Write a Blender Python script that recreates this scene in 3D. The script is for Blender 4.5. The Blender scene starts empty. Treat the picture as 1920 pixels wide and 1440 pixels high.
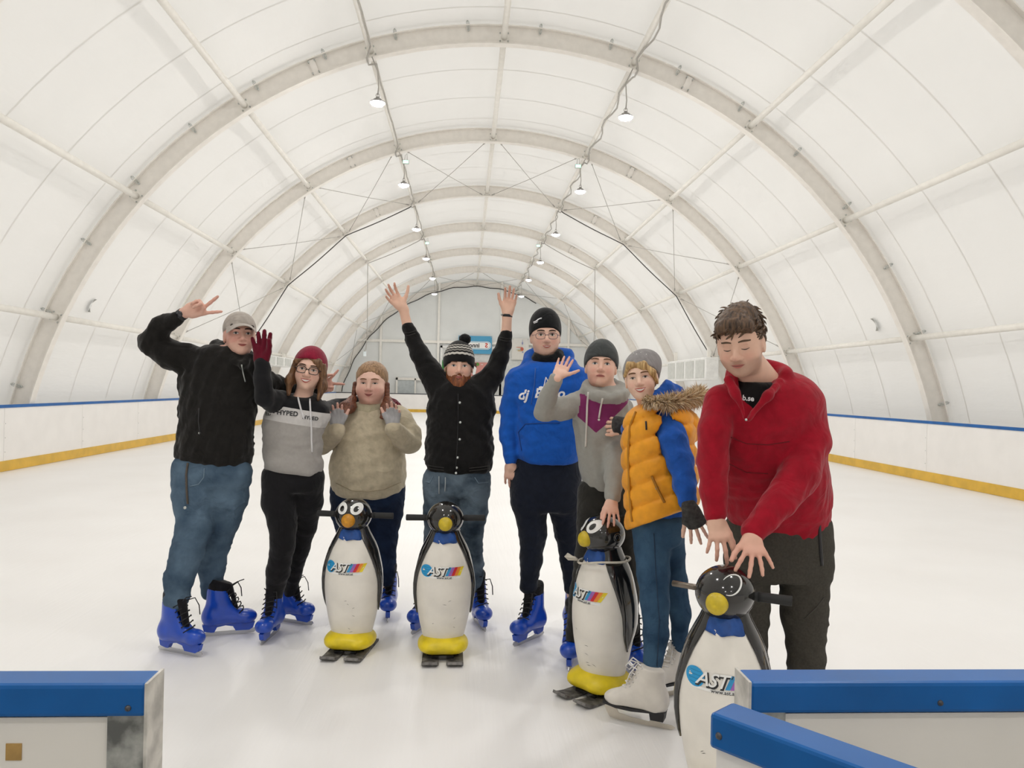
import bpy, bmesh, math, random
import numpy as np
from mathutils import Vector, Matrix

# ------------------------------------------------------------------ camera
SC = bpy.context.scene
COL = SC.collection
FPX = 1442.0                       # focal length in pixels of the 1920x1440 frame
EYE = 1.45
YAW, PITCH, ROLL = 0.060, 0.005, -0.0203
_c, _s = math.cos(YAW), math.sin(YAW)
_cp, _sp = math.cos(PITCH), math.sin(PITCH)
_R0 = np.array([_c, -_s, 0.0]); CF = np.array([_s*_cp, _c*_cp, _sp]); _U0 = np.array([-_s*_sp, -_c*_sp, _cp])
CR = _R0*math.cos(ROLL) - _U0*math.sin(ROLL)
CU = _R0*math.sin(ROLL) + _U0*math.cos(ROLL)
CC = np.array([0.0, 0.0, EYE])
cam_data = bpy.data.cameras.new('camera')
cam_data.sensor_width = 36.0
cam_data.lens = FPX/1920*36.0
cam_data.clip_start = 0.05
cam_data.clip_end = 300
cam = bpy.data.objects.new('camera', cam_data)
COL.objects.link(cam)
cam.matrix_world = Matrix(((CR[0], CU[0], -CF[0], CC[0]), (CR[1], CU[1], -CF[1], CC[1]), (CR[2], CU[2], -CF[2], CC[2]), (0, 0, 0, 1)))
SC.camera = cam

# ------------------------------------------------------------------ daylight outside the tent, exposure
world = bpy.data.worlds.new('overcast_sky')
SC.world = world
world.use_nodes = True
_bg = world.node_tree.nodes['Background']
_bg.inputs[0].default_value = (0.96, 0.975, 1.0, 1)
_bg.inputs[1].default_value = 1.35
LAMP_EMIT = 265.0
SC.view_settings.view_transform = 'Standard'
SC.view_settings.look = 'None'
SC.view_settings.exposure = 0.28
SC.view_settings.gamma = 1.0
SC.view_settings.use_curve_mapping = False
SC.cycles.max_bounces = 9
SC.cycles.diffuse_bounces = 6
SC.cycles.glossy_bounces = 4
SC.cycles.transmission_bounces = 8
SC.cycles.sample_clamp_indirect = 6.0
SC.cycles.use_denoising = True
SC.cycles.adaptive_threshold = 0.03

def ray(px, py):
    return CF + (px-960)/FPX*CR + (720-py)/FPX*CU
def on_y(px, py, Y):
    "point seen at a pixel, at distance Y along the rink"
    r = ray(px, py); return CC + Y/r[1]*r
def on_z(px, py, z=0.0):
    "point seen at a pixel, lying at height z"
    r = ray(px, py); return CC + (z-EYE)/r[2]*r
def px_m(Y):
    "metres per pixel at distance Y"
    return Y/FPX
# ------------------------------------------------------------------ helpers: colours, materials
def lin(h):
    h = h.lstrip('#'); v = [int(h[i:i+2], 16)/255 for i in (0, 2, 4)]
    return tuple((x/12.92 if x <= 0.04045 else ((x+0.055)/1.055)**2.4) for x in v)
MATS = {}
class NT:
    def __init__(s, name):
        s.m = bpy.data.materials.new(name); s.m.use_nodes = True
        s.t = s.m.node_tree; s.n = s.t.nodes; s.l = s.t.links
        s.b = s.n['Principled BSDF']; s.out = s.n['Material Output']
    def node(s, typ, **kw):
        n = s.n.new(typ)
        for k, v in kw.items(): setattr(n, k, v)
        return n
    def link(s, a, b): s.l.new(a, b)
    def setv(s, **kw):
        for k, v in kw.items():
            i = s.b.inputs[k.replace('_', ' ')]
            i.default_value = (*v, 1) if isinstance(v, tuple) and len(v) == 3 else v
def bump_chain(M, height, strength, dist):
    bp = M.node('ShaderNodeBump'); bp.inputs['Strength'].default_value = strength; bp.inputs['Distance'].default_value = dist
    M.link(height, bp.inputs['Height']); M.link(bp.outputs[0], M.b.inputs['Normal']); return bp
def mat(name, col, rough=0.6, var=0.06, vscale=8.0, bump=0.0, bscale=60.0, bdist=0.002, metal=0.0, coat=0.0, stretch=(1, 1, 1), spec=0.5, sheen=0.0, col2=None, detail=4.0, sub=0.0, wrinkle=0.0):
    if name in MATS: return MATS[name]
    if isinstance(col, str): col = lin(col)
    if isinstance(col2, str): col2 = lin(col2)
    M = NT(name)
    M.setv(Roughness=rough, Metallic=metal)
    M.b.inputs['Coat Weight'].default_value = coat
    M.b.inputs['Specular IOR Level'].default_value = spec
    M.b.inputs['Sheen Weight'].default_value = sheen
    if sub:
        M.b.inputs['Subsurface Weight'].default_value = sub
        M.b.inputs['Subsurface Radius'].default_value = (0.012, 0.005, 0.003)
        M.b.inputs['Subsurface Scale'].default_value = 1.0
    tc = M.node('ShaderNodeTexCoord'); mp = M.node('ShaderNodeMapping'); mp.inputs['Scale'].default_value = stretch
    M.link(tc.outputs['Object'], mp.inputs[0])
    nz = M.node('ShaderNodeTexNoise'); nz.inputs['Scale'].default_value = vscale; nz.inputs['Detail'].default_value = detail
    M.link(mp.outputs[0], nz.inputs['Vector'])
    mx = M.node('ShaderNodeMix', data_type='RGBA')
    a = tuple(min(1, c*(1-var)) for c in col); b = col2 if col2 else tuple(min(1, c*(1+var)) for c in col)
    mx.inputs[6].default_value = (*a, 1); mx.inputs[7].default_value = (*b, 1)
    rg = M.node('ShaderNodeMapRange'); rg.inputs[1].default_value = 0.35; rg.inputs[2].default_value = 0.65
    M.link(nz.outputs['Fac'], rg.inputs[0]); M.link(rg.outputs[0], mx.inputs[0]); M.link(mx.outputs[2], M.b.inputs['Base Color'])
    if wrinkle:
        n3 = M.node('ShaderNodeTexNoise'); n3.inputs['Scale'].default_value = 9.0; n3.inputs['Detail'].default_value = 2.5; n3.inputs['Distortion'].default_value = 1.6
        M.link(tc.outputs['Object'], n3.inputs['Vector'])
        n2 = M.node('ShaderNodeTexNoise'); n2.inputs['Scale'].default_value = bscale; M.link(mp.outputs[0], n2.inputs['Vector'])
        b1 = bump_chain(M, n3.outputs['Fac'], wrinkle, 0.05); b2 = bump_chain(M, n2.outputs['Fac'], bump, bdist); M.link(b1.outputs[0], b2.inputs['Normal'])
    elif bump:
        n2 = M.node('ShaderNodeTexNoise'); n2.inputs['Scale'].default_value = bscale; n2.inputs['Detail'].default_value = 3
        M.link(mp.outputs[0], n2.inputs['Vector']); bump_chain(M, n2.outputs['Fac'], bump, bdist)
    MATS[name] = M.m
    return M.m
def mat_bands(name, attr, stops, rough=0.9, bump=0.25, bscale=400.0, lo=0.0, hi=1.0, var=0.1):
    "colour bands that follow a float attribute (knit / printed panels of a garment)"
    if name in MATS: return MATS[name]
    M = NT(name); M.setv(Roughness=rough); M.b.inputs['Specular IOR Level'].default_value = 0.2; M.b.inputs['Sheen Weight'].default_value = 0.15
    at = M.node('ShaderNodeAttribute', attribute_name=attr)
    rg = M.node('ShaderNodeMapRange'); rg.inputs[1].default_value = lo; rg.inputs[2].default_value = hi
    cr = M.node('ShaderNodeValToRGB'); cr.color_ramp.interpolation = 'CONSTANT'
    el = cr.color_ramp.elements
    while len(el) > 1: el.remove(el[-1])
    for i, (p, c) in enumerate(stops):
        e = el[0] if i == 0 else el.new(p)
        e.position = p; e.color = (*lin(c), 1)
    M.link(at.outputs['Fac'], rg.inputs[0]); M.link(rg.outputs[0], cr.inputs[0])
    tc = M.node('ShaderNodeTexCoord'); nz = M.node('ShaderNodeTexNoise'); nz.inputs['Scale'].default_value = 60
    M.link(tc.outputs['Object'], nz.inputs['Vector'])
    mr = M.node('ShaderNodeMapRange'); mr.inputs[3].default_value = 1-var; mr.inputs[4].default_value = 1+var; M.link(nz.outputs['Fac'], mr.inputs[0])
    mx = M.node('ShaderNodeMix', data_type='RGBA', blend_type='MULTIPLY'); mx.inputs[0].default_value = 1
    M.link(cr.outputs[0], mx.inputs[6]); M.link(mr.outputs[0], mx.inputs[7]); M.link(mx.outputs[2], M.b.inputs['Base Color'])
    n2 = M.node('ShaderNodeTexNoise'); n2.inputs['Scale'].default_value = bscale
    M.link(tc.outputs['Object'], n2.inputs['Vector']); bump_chain(M, n2.outputs['Fac'], bump, 0.002)
    MATS[name] = M.m; return M.m
def mat_emit(name, col, strength):
    if name in MATS: return MATS[name]
    M = NT(name); M.b.inputs['Emission Color'].default_value = (*col, 1); M.b.inputs['Emission Strength'].default_value = strength
    M.setv(Base_Color=(0.9, 0.9, 0.9)); MATS[name] = M.m; return M.m

# ------------------------------------------------------------------ helpers: meshes and objects
class MB:
    def __init__(s): s.v = []; s.f = []; s.mi = []; s.sm = []
    def add(s, v, f, mi=0, smooth=False):
        o = len(s.v); s.v += [tuple(map(float, p)) for p in v]
        for q in f: s.f.append(tuple(i+o for i in q)); s.mi.append(mi); s.sm.append(smooth)
        return s
    def box(s, x0, x1, y0, y1, z0, z1, mi=0, bev=0.0):
        if bev <= 0:
            v = [(x, y, z) for z in (z0, z1) for y in (y0, y1) for x in (x0, x1)]
            return s.add(v, [(0, 2, 3, 1), (4, 5, 7, 6), (0, 1, 5, 4), (2, 6, 7, 3), (0, 4, 6, 2), (1, 3, 7, 5)], mi)
        bm = bmesh.new(); bmesh.ops.create_cube(bm, size=1)
        for q in bm.verts: q.co = Vector(((x0+x1)/2+q.co.x*(x1-x0), (y0+y1)/2+q.co.y*(y1-y0), (z0+z1)/2+q.co.z*(z1-z0)))
        bmesh.ops.bevel(bm, geom=bm.edges[:], offset=bev, segments=2, profile=0.5, affect='EDGES')
        bm.verts.index_update()
        s.add([q.co[:] for q in bm.verts], [[w.index for w in f.verts] for f in bm.faces], mi); bm.free(); return s
    def tube(s, pts, r, n=8, mi=0, caps=True, smooth=True):
        P = [np.array(p, float) for p in pts]; m = len(P)
        rr = r if hasattr(r, '__len__') else [r]*m
        t0 = P[1]-P[0]; t0 /= np.linalg.norm(t0)+1e-12
        a = np.array([0, 0, 1.0]) if abs(t0[2]) < 0.9 else np.array([1.0, 0, 0])
        u = np.cross(t0, a); u /= np.linalg.norm(u)
        v = []
        for i in range(m):
            t = P[min(i+1, m-1)]-P[max(i-1, 0)]; t /= np.linalg.norm(t)+1e-12
            u = u-t*(u@t); u /= np.linalg.norm(u)+1e-12; w = np.cross(t, u)
            for k in range(n):
                g = 2*math.pi*k/n; v.append(P[i]+rr[i]*(math.cos(g)*u+math.sin(g)*w))
        f = [(i*n+k, i*n+(k+1) % n, (i+1)*n+(k+1) % n, (i+1)*n+k) for i in range(m-1) for k in range(n)]
        if caps: f += [tuple(range(n-1, -1, -1)), tuple((m-1)*n+k for k in range(n))]
        return s.add(v, f, mi, smooth)
    def lathe(s, prof, n=24, c=(0, 0, 0), mi=0, smooth=True, axis=None, caps=True):
        "prof: (r, z) pairs turned about z, or about the frame axis=(ex, ey, ez)"
        v = []
        for r, z in prof:
            for k in range(n):
                g = 2*math.pi*k/n; p = np.array([r*math.cos(g), r*math.sin(g), z])
                if axis is not None: p = p[0]*axis[0]+p[1]*axis[1]+p[2]*axis[2]
                v.append(p+np.array(c))
        m = len(prof)
        f = [(i*n+k, i*n+(k+1) % n, (i+1)*n+(k+1) % n, (i+1)*n+k) for i in range(m-1) for k in range(n)]
        if caps: f += [tuple(range(n-1, -1, -1)), tuple((m-1)*n+k for k in range(n))]
        return s.add(v, f, mi, smooth)
    def rings(s, rings, mi=0, smooth=True, closed=True, caps=True):
        n = len(rings[0]); v = [p for r in rings for p in r]; m = len(rings); kk = n if closed else n-1
        f = [(i*n+k, i*n+(k+1) % n, (i+1)*n+(k+1) % n, (i+1)*n+k) for i in range(m-1) for k in range(kk)]
        if caps and closed: f += [tuple(range(n-1, -1, -1)), tuple((m-1)*n+k for k in range(n))]
        return s.add(v, f, mi, smooth)
    def mesh(s, name):
        me = bpy.data.meshes.new(name); me.from_pydata(s.v, [], s.f)
        me.polygons.foreach_set('material_index', s.mi); me.polygons.foreach_set('use_smooth', s.sm)
        me.update(); return me
    def obj(s, name, m, parent=None, loc=None):
        me = s.mesh(name)
        for x in (m if isinstance(m, (list, tuple)) else [m]): me.materials.append(x)
        return link(name, me, parent, loc)
def link(name, me, parent=None, loc=None):
    o = bpy.data.objects.new(name, me); COL.objects.link(o)
    if parent is not None: o.parent = parent
    if loc is not None: o.location = loc
    return o
def tag(o, label=None, cat=None, group=None, kind=None):
    if label: o['label'] = label
    if cat: o['category'] = cat
    if group: o['group'] = group
    if kind: o['kind'] = kind
    return o
def thing(name, label, cat, loc=(0, 0, 0), rz=0.0, group=None):
    o = link(name, None, None, tuple(float(x) for x in loc)); o.rotation_euler = (0, 0, rz); o.empty_display_size = 0.1
    return tag(o, label, cat, group)
def structure(name, label):
    o = link(name, None); return tag(o, label, None, None, 'structure')
def copy_tree(o, parent=None):
    c = o.copy(); COL.objects.link(c); c.parent = parent
    for ch in list(o.children): copy_tree(ch, c)
    return c
def text_geo(txt, size, shear=0.0, bold=0.0, align='CENTER', spacing=1.0):
    cu = bpy.data.curves.new('lettering', 'FONT'); cu.body = txt; cu.size = size; cu.shear = shear; cu.offset = bold
    cu.align_x = align; cu.align_y = 'CENTER'; cu.resolution_u = 3; cu.space_character = spacing
    ob = bpy.data.objects.new('lettering', cu); COL.objects.link(ob)
    dg = bpy.context.evaluated_depsgraph_get(); me = bpy.data.meshes.new_from_object(ob.evaluated_get(dg))
    bm = bmesh.new(); bm.from_mesh(me); bmesh.ops.triangulate(bm, faces=bm.faces[:]); bm.verts.index_update()
    v = [tuple(q.co) for q in bm.verts]; f = [tuple(w.index for w in q.verts) for q in bm.faces]; bm.free()
    bpy.data.objects.remove(ob); bpy.data.curves.remove(cu); bpy.data.meshes.remove(me)
    return v, f
# ------------------------------------------------------------------ materials of the hall
def membrane_mat():
    M = NT('tent_membrane'); M.n.remove(M.b)
    tc = M.node('ShaderNodeTexCoord'); nz = M.node('ShaderNodeTexNoise'); nz.inputs['Scale'].default_value = 1.2; nz.inputs['Detail'].default_value = 3
    M.link(tc.outputs['Object'], nz.inputs['Vector'])
    mx = M.node('ShaderNodeMix', data_type='RGBA'); mx.inputs[6].default_value = (0.83, 0.815, 0.79, 1); mx.inputs[7].default_value = (0.865, 0.85, 0.825, 1)
    M.link(nz.outputs['Fac'], mx.inputs[0])
    wv = M.node('ShaderNodeTexNoise'); wv.inputs['Scale'].default_value = 3.0; wv.inputs['Detail'].default_value = 4
    mp = M.node('ShaderNodeMapping'); mp.inputs['Scale'].default_value = (0.25, 0.25, 1.3); M.link(tc.outputs['Object'], mp.inputs[0]); M.link(mp.outputs[0], wv.inputs['Vector'])
    bp = M.node('ShaderNodeBump'); bp.inputs['Strength'].default_value = 0.25; bp.inputs['Distance'].default_value = 0.06; M.link(wv.outputs['Fac'], bp.inputs['Height'])
    d = M.node('ShaderNodeBsdfDiffuse'); t = M.node('ShaderNodeBsdfTranslucent'); t.inputs[0].default_value = (0.86, 0.85, 0.80, 1)
    M.link(mx.outputs[2], d.inputs[0]); M.link(bp.outputs[0], d.inputs['Normal'])
    ms = M.node('ShaderNodeMixShader'); ms.inputs[0].default_value = 0.17
    M.link(d.outputs[0], ms.inputs[1]); M.link(t.outputs[0], ms.inputs[2]); M.link(ms.outputs[0], M.out.inputs[0])
    return M.m
def ice_mat():
    M = NT('ice'); M.setv(Roughness=0.42)
    tc = M.node('ShaderNodeTexCoord')
    nz = M.node('ShaderNodeTexNoise'); nz.inputs['Scale'].default_value = 0.9; nz.inputs['Detail'].default_value = 6; M.link(tc.outputs['Object'], nz.inputs['Vector'])
    mx = M.node('ShaderNodeMix', data_type='RGBA'); mx.inputs[6].default_value = (0.87, 0.855, 0.84, 1); mx.inputs[7].default_value = (0.91, 0.90, 0.89, 1)
    rg = M.node('ShaderNodeMapRange'); rg.inputs[1].default_value = 0.3; rg.inputs[2].default_value = 0.7; M.link(nz.outputs['Fac'], rg.inputs[0]); M.link(rg.outputs[0], mx.inputs[0])
    M.link(mx.outputs[2], M.b.inputs['Base Color'])
    # blade scratches: several stretched noises in different directions
    h = None
    for ang, sc in ((0.3, 30), (1.1, 34), (2.0, 28), (2.7, 40)):
        mp = M.node('ShaderNodeMapping'); mp.inputs['Rotation'].default_value = (0, 0, ang); mp.inputs['Scale'].default_value = (1, 0.04, 1)
        M.link(tc.outputs['Object'], mp.inputs[0])
        n = M.node('ShaderNodeTexNoise'); n.inputs['Scale'].default_value = sc; n.inputs['Detail'].default_value = 2; n.inputs['Distortion'].default_value = 0.6; M.link(mp.outputs[0], n.inputs['Vector'])
        if h is None: h = n.outputs['Fac']
        else:
            ad = M.node('ShaderNodeMath', operation='ADD'); M.link(h, ad.inputs[0]); M.link(n.outputs['Fac'], ad.inputs[1]); h = ad.outputs[0]
    bump_chain(M, h, 0.22, 0.004)
    return M.m
M_MEM = membrane_mat()
M_ICE = ice_mat()
M_BEAM = mat('arch_steel', (0.82, 0.785, 0.735), rough=0.55, var=0.03)
M_PURLIN = mat('purlin_steel', (0.86, 0.835, 0.78), rough=0.45, var=0.03)
M_ZINC = mat('zinc', (0.55, 0.57, 0.55), rough=0.35, var=0.15, metal=0.8)
M_GALV = mat('galvanised_steel', (0.30, 0.31, 0.30), rough=0.5, var=0.5, vscale=22, metal=0.55, col2=(0.62, 0.63, 0.60))
M_CABLE = mat('grey_cable', (0.42, 0.40, 0.37), rough=0.6)
M_BLACKCABLE = mat('black_cable', (0.07, 0.065, 0.06), rough=0.6)
M_BOARD = mat('board_plastic', (0.87, 0.85, 0.83), rough=0.33, var=0.02, vscale=3)
M_YELLOW = mat('kick_yellow', '#d9ae3a', rough=0.4, var=0.08, vscale=5)
M_BLUECAP = mat('cap_blue', '#075ca4', rough=0.3, var=0.10, vscale=6, spec=0.35)
M_DARKCAP = mat('far_cap_dark', (0.035, 0.04, 0.05), rough=0.4)
M_GABLE = mat('gable_panel', (0.77, 0.785, 0.775), rough=0.7, var=0.03, vscale=1.0)
M_WHITEFRAME = mat('white_frame', (0.82, 0.82, 0.80), rough=0.4)

# ------------------------------------------------------------------ floor of ice, ground outside
TCX, TZC, TK = 0.53, -1.1714, 1.0696          # tent axis, centre height and height ratio of the vault
R_MEM, R_OUT, R_IN, R_PUR = 8.30, 8.20, 7.93, 8.03
Y1, BAY = 13.09, 5.23
YF = lambda k: Y1+(k-1)*BAY
DA = 0.2835
XL, XR, HB = -7.08, 7.88, 1.03
YBN, YBF = 1.093, 42.6                        # near and far boards
def vault(t, R, y): return np.array([TCX+R*math.sin(t), y, TZC+R*TK*math.cos(t)])
def tmax(R, z=0.0): return math.acos((z-TZC)/(R*TK))
KS = range(-4, 8)  # hindmost bays are unseen, stretched behind the camera for more front light

fl = MB(); fl.add([(XL-.2, YBN+.057, 0), (XR+.2, YBN+.057, 0), (XR+.2, YBF+.2, 0), (XL-.2, YBF+.2, 0)], [(0, 1, 2, 3)])
tag(fl.obj('floor', M_ICE), 'white skated ice of the rink', kind='structure')
gr = MB(); gr.add([(-60, -40, -.03), (60, -40, -.03), (60, 90, -.03), (-60, 90, -.03)], [(0, 1, 2, 3)])
tag(gr.obj('floor_surround', mat('asphalt', (0.42, 0.41, 0.39), rough=0.9, var=0.2, vscale=3)), 'grey paved ground around the rink boards', kind='structure')

# ------------------------------------------------------------------ vaulted tent: membrane bays, arches, purlins, clips, bracing
ceiling = structure('ceiling', 'white barrel-vaulted tent membrane on steel arches and tubes')
NT_ = 72
for k in list(KS)[:-1]:
    m = MB(); tm = tmax(R_MEM, -.02); ys = [YF(k)+BAY*j/8 for j in range(9)]
    rr = []
    for j, y in enumerate(ys):
        sag = 0.05*math.sin(math.pi*j/8)
        rr.append([vault(-tm+2*tm*i/NT_, R_MEM-sag, y) for i in range(NT_+1)])
    m.rings(rr, closed=False, caps=False)
    pan = m.obj('membrane_panel', M_MEM, ceiling)
    for fr in (.10, .36, .64, .90):
        y = YF(k)+BAY*fr; R_ = R_MEM-.05*math.sin(math.pi*fr)-.006; sm = MB()
        sm.rings([[vault(-tm+2*tm*i/NT_, R_, y-.012) for i in range(NT_+1)], [vault(-tm+2*tm*i/NT_, R_, y+.012) for i in range(NT_+1)]], closed=False, caps=False); sm.obj('weld_seam', M_MEM, pan)
def arch_mesh(k):
    m = MB(); n = 80; tm = tmax(R_OUT, -.02)
    def sec(r0, r1, w):
        ring = []
        for i in range(n+1):
            t = -tm+2*tm*i/n
            ring.append([vault(t, r0, -w), vault(t, r0, w), vault(t, r1, w), vault(t, r1, -w)])
        m.rings(ring, smooth=False)
    sec(R_IN, R_OUT, .012); sec(R_IN-.018, R_IN, .075); sec(R_OUT, R_OUT+.018, .075)
    return m.mesh('arch_beam')
_am = arch_mesh(0); _am.materials.append(M_BEAM)
for k in KS: link('arch_beam', _am, ceiling, (0, YF(k), 0))
for k in list(KS)[:-1]:
    for i in range(-5, 6):
        m = MB(); a, b = vault(i*DA, R_PUR, YF(k)+.012), vault(i*DA, R_PUR, YF(k+1)-.012)
        m.tube([a, a+(b-a)*.5, b], .052 if abs(i) < 5 else .03, 12)
        # foot plates with bolts where the tube meets each arch
        for p, sg in ((a, 1), (b, -1)):
            rad = np.array([math.sin(i*DA), 0, math.cos(i*DA)]); tan = np.array([math.cos(i*DA), 0, -math.sin(i*DA)])
            q = [p+tan*sx*.085+rad*sr*.085+np.array([0, sg*e, 0]) for e in (0, .012) for sr in (-1, 1) for sx in (-1, 1)]
            m.add(q, [(0, 1, 3, 2), (4, 6, 7, 5), (0, 4, 5, 1), (2, 3, 7, 6), (0, 2, 6, 4), (1, 5, 7, 3)])
            for sx in (-1, 1):
                for sr in (-1, 1):
                    c = p+tan*sx*.068+rad*sr*.068
                    m.tube([c, c+np.array([0, sg*.03, 0])], .014, 6, mi=1)
        m.obj('purlin', [M_PURLIN, M_ZINC], ceiling)
# splice plates half way between tubes on the arches
sp_ = MB(); sp_.box(-.05, .05, -.03, .03, -.13, .13)
for sx in (-.06, .06):
    for sz in (-.1, .1): sp_.tube([(sx*.9, -.06, sz), (sx*.9, .0, sz)], .014, 6, mi=1)
_spm = sp_.mesh('splice_plate'); _spm.materials.append(M_BEAM); _spm.materials.append(M_ZINC)
for k in range(1, 7):
    for t in (-1.5*DA, 1.5*DA) if k > 1 else (-1.5*DA+.02, 1.5*DA-.02):
        o = link('splice_plate', _spm, ceiling, vault(t, (R_IN+R_OUT)/2, YF(k)-.02)); o.rotation_euler = (0, t, 0)
# membrane clips along the first arch in view (elongated steel links with a bolt)
def clip_mesh():
    m = MB(); pts = []
    for j in range(17):
        g = 2*math.pi*j/16; pts.append((0.022*math.cos(g), -.012*math.sin(g*2)*0, (0.05 if math.sin(g) > 0 else -.05)+.022*math.sin(g)))
    m.tube(pts, .007, 6, caps=False)
    m.tube([(0, 0, -.075), (0, 0, .075)], .006, 6)
    m.lathe([(0, -.012), (.018, -.012), (.018, .012), (0, .012)], 8, (0, 0, -.078), axis=(np.array([1, 0, 0]), np.array([0, 0, 1]), np.array([0, -1, 0])))
    m.lathe([(0, -.01), (.014, -.01), (.014, .01), (0, .01)], 8, (0, 0, .07), axis=(np.array([1, 0, 0]), np.array([0, 0, 1]), np.array([0, -1, 0])))
    me = m.mesh('membrane_clip'); me.materials.append(M_ZINC); return me
_cm = clip_mesh()
for j in range(-9, 10):
    t = (j+.5)*0.1508 if True else 0
    if abs(t) > tmax(R_OUT, .4): continue
    o = link('membrane_clip', _cm, ceiling, vault(t, R_OUT+.0, Y1-.06)); o.rotation_euler = (.25, t, random.Random(j).uniform(-.3, .3))
# steel bracing cables crossing two bays
for k in (2, 6):
    for i in range(-4, 4):
        for a, b in (((i, k), (i+1, k+1)), ((i+1, k), (i, k+1))):
            p, q = vault(a[0]*DA+.02*(b[0]-a[0]), R_IN+.02, YF(a[1])+.08), vault(b[0]*DA-.02*(b[0]-a[0]), R_IN+.02, YF(b[1])-.08)
            m = MB(); m.tube([p, p+(q-p)*.5+np.array([0, 0, -.015]), q], .008 if k == 2 else .011, 5)
            d = (q-p)/np.linalg.norm(q-p); m.tube([p, p+d*.18], .018, 6); m.tube([q-d*.18, q], .018, 6)
            m.obj('bracing_cable', M_CABLE, ceiling)
# slits in the membrane beside the arch (air flaps)
for px, py, bend in ((168, 572, 1), (1645, 608, -1)):
    r_ = ray(px, py); best = min((abs(math.hypot((p := CC+s*r_)[0]-TCX, (p[2]-TZC)/TK)-(R_MEM-.06)), s) for s in np.linspace(9, 22, 1400))
    p = CC+best[1]*r_; t = math.atan2(p[0]-TCX, (p[2]-TZC)/TK)
    m = MB(); ra, rb = [], []
    for j in range(11):
        u = j/10-.5; c = vault(t-bend*0+u*.03*bend*-1, R_MEM-.065-.05*math.cos(u*math.pi), p[1]+.10*(u*u*4-.5)*1.0)
        c2 = vault(t+u*.03*bend*-1, R_MEM-.055, p[1]+.10*(u*u*4-.5)+.12)
        ra.append(c); rb.append(c2)
    m.rings([ra, rb], closed=False, caps=False)
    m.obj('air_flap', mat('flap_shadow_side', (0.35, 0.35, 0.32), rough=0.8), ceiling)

# ------------------------------------------------------------------ far gable wall (and the near one behind the camera)
def gable(name, y, label, near=False):
    root = structure(name, label)
    tm = tmax(R_MEM, -.02); n = 48
    pts = [vault(-tm+2*tm*i/n, R_MEM+.10, y) for i in range(n+1)]
    m = MB(); m.add(pts, [tuple(range(n+1))]); m.obj('wall_panel', M_MEM if near else M_GABLE, root)
    for x in (-4.9, -1.62, 1.98, 5.9):
        zt = TZC+TK*math.sqrt(max(.1, R_MEM**2-(x-TCX)**2))
        b = MB(); b.box(x-.06, x+.06, y-.16, y-.02, 0, zt); b.obj('column', M_PURLIN, root)
    b = MB(); b.box(-6.4, 7.4, y-.13, y-.02, 3.93, 4.08); b.obj('rail', M_PURLIN, root)
    return root
yG = YF(7)-.004
wall_back = gable('wall_back', yG, 'grey gable wall closing the far end of the tent')
gable('wall_front', YF(-4)+.004, 'unseen translucent gable wall closing the near end of the tent', True)  # out of view; membrane skin instead of panel adds front fill light
# door and roller frame in the far gable
wf = MB(); x0, x1 = on_y(692, 650, yG)[0], on_y(985, 650, yG)[0]
door = structure('door_1', 'white framed door panels in the far gable wall')
a = on_y(826, 648, yG-.1); b = on_y(1000, 655, yG-.1)
for (xa, xb, za, zb) in ((a[0], a[0]+.12, 0, a[2]), (b[0]-.12, b[0], 0, a[2]), (a[0], b[0], a[2]-.12, a[2])):
    q = MB(); q.box(xa, xb, yG-.22, yG-.1, za, zb); q.obj('door_frame', M_WHITEFRAME, door)
q = MB(); q.box(a[0]+.12, b[0]-.12, yG-.16, yG-.1, 0, a[2]-.12); q.obj('door_leaf', mat('door_leaf', (0.66, 0.67, 0.65), rough=.6), door)
win = structure('window_1', 'grey window panel low in the far gable wall')
a = on_y(746, 709, yG-.15); b = on_y(777, 735, yG-.15); c = on_y(800, 709, yG-.15)
q = MB(); q.box(a[0], b[0], yG-.15, yG-.11, .6, a[2]-.1); q.obj('pane', mat('grey_pane', (0.50, 0.54, 0.55), rough=.25), win)
for (xa, xb, za, zb) in ((a[0]-.1, a[0], 0, a[2]+.1), (a[0]-.1, c[0], a[2]-.1, a[2]+.04), (b[0], b[0]+.08, .3, a[2])):
    q = MB(); q.box(xa, xb, yG-.2, yG-.1, za, zb); q.obj('window_frame', M_PURLIN, win)

# banners hanging on the gable
def banner(name, label, p0, p1, col, y, deco=None):
    A, B = on_y(*p0, y), on_y(*p1, y)
    w, h = B[0]-A[0], A[2]-B[2]
    o = thing(name, label, 'banner', (A[0]+w/2, y, B[2]))
    m = MB(); n = 10; rr = []
    for j in range(2):
        rr.append([(-w/2+w*i/n, .012*math.sin(i*1.7)+ (0 if j == 0 else .01), h*j) for i in range(n+1)])
    m.rings(rr, closed=False, caps=False); m.rings([[(x, y_+.006, z) for x, y_, z in r] for r in rr], closed=False, caps=False)
    m.obj('cloth', mat(name+'_cloth', col, rough=.55, var=.02), o)
    for dx in (-w/2+.05, w/2-.05):
        q = MB(); q.lathe([(.015, -.01), (.03, -.01), (.03, .01), (.015, .01)], 10, (dx, -.02, h-.05), axis=(np.array([1, 0, 0]), np.array([0, 0, 1]), np.array([0, -1, 0])), caps=False); q.obj('eyelet', M_ZINC, o)
    if deco: deco(o, w, h)
    return o
def flat(parent, name, m, pts, y=-.03):
    q = MB(); q.add([(x, y, z) for x, z in pts], [tuple(range(len(pts)))]); return q.obj(name, m, parent)
def pill(cx, cz, w, h, n=8):
    r = h/2; P = []
    for sgn, a0 in ((1, -90), (-1, 90)):
        for j in range(n+1):
            g = math.radians(a0+180*j/n); P.append((cx+sgn*(w/2-r)+r*math.cos(g), cz+r*math.sin(g)))
    return P
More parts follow.
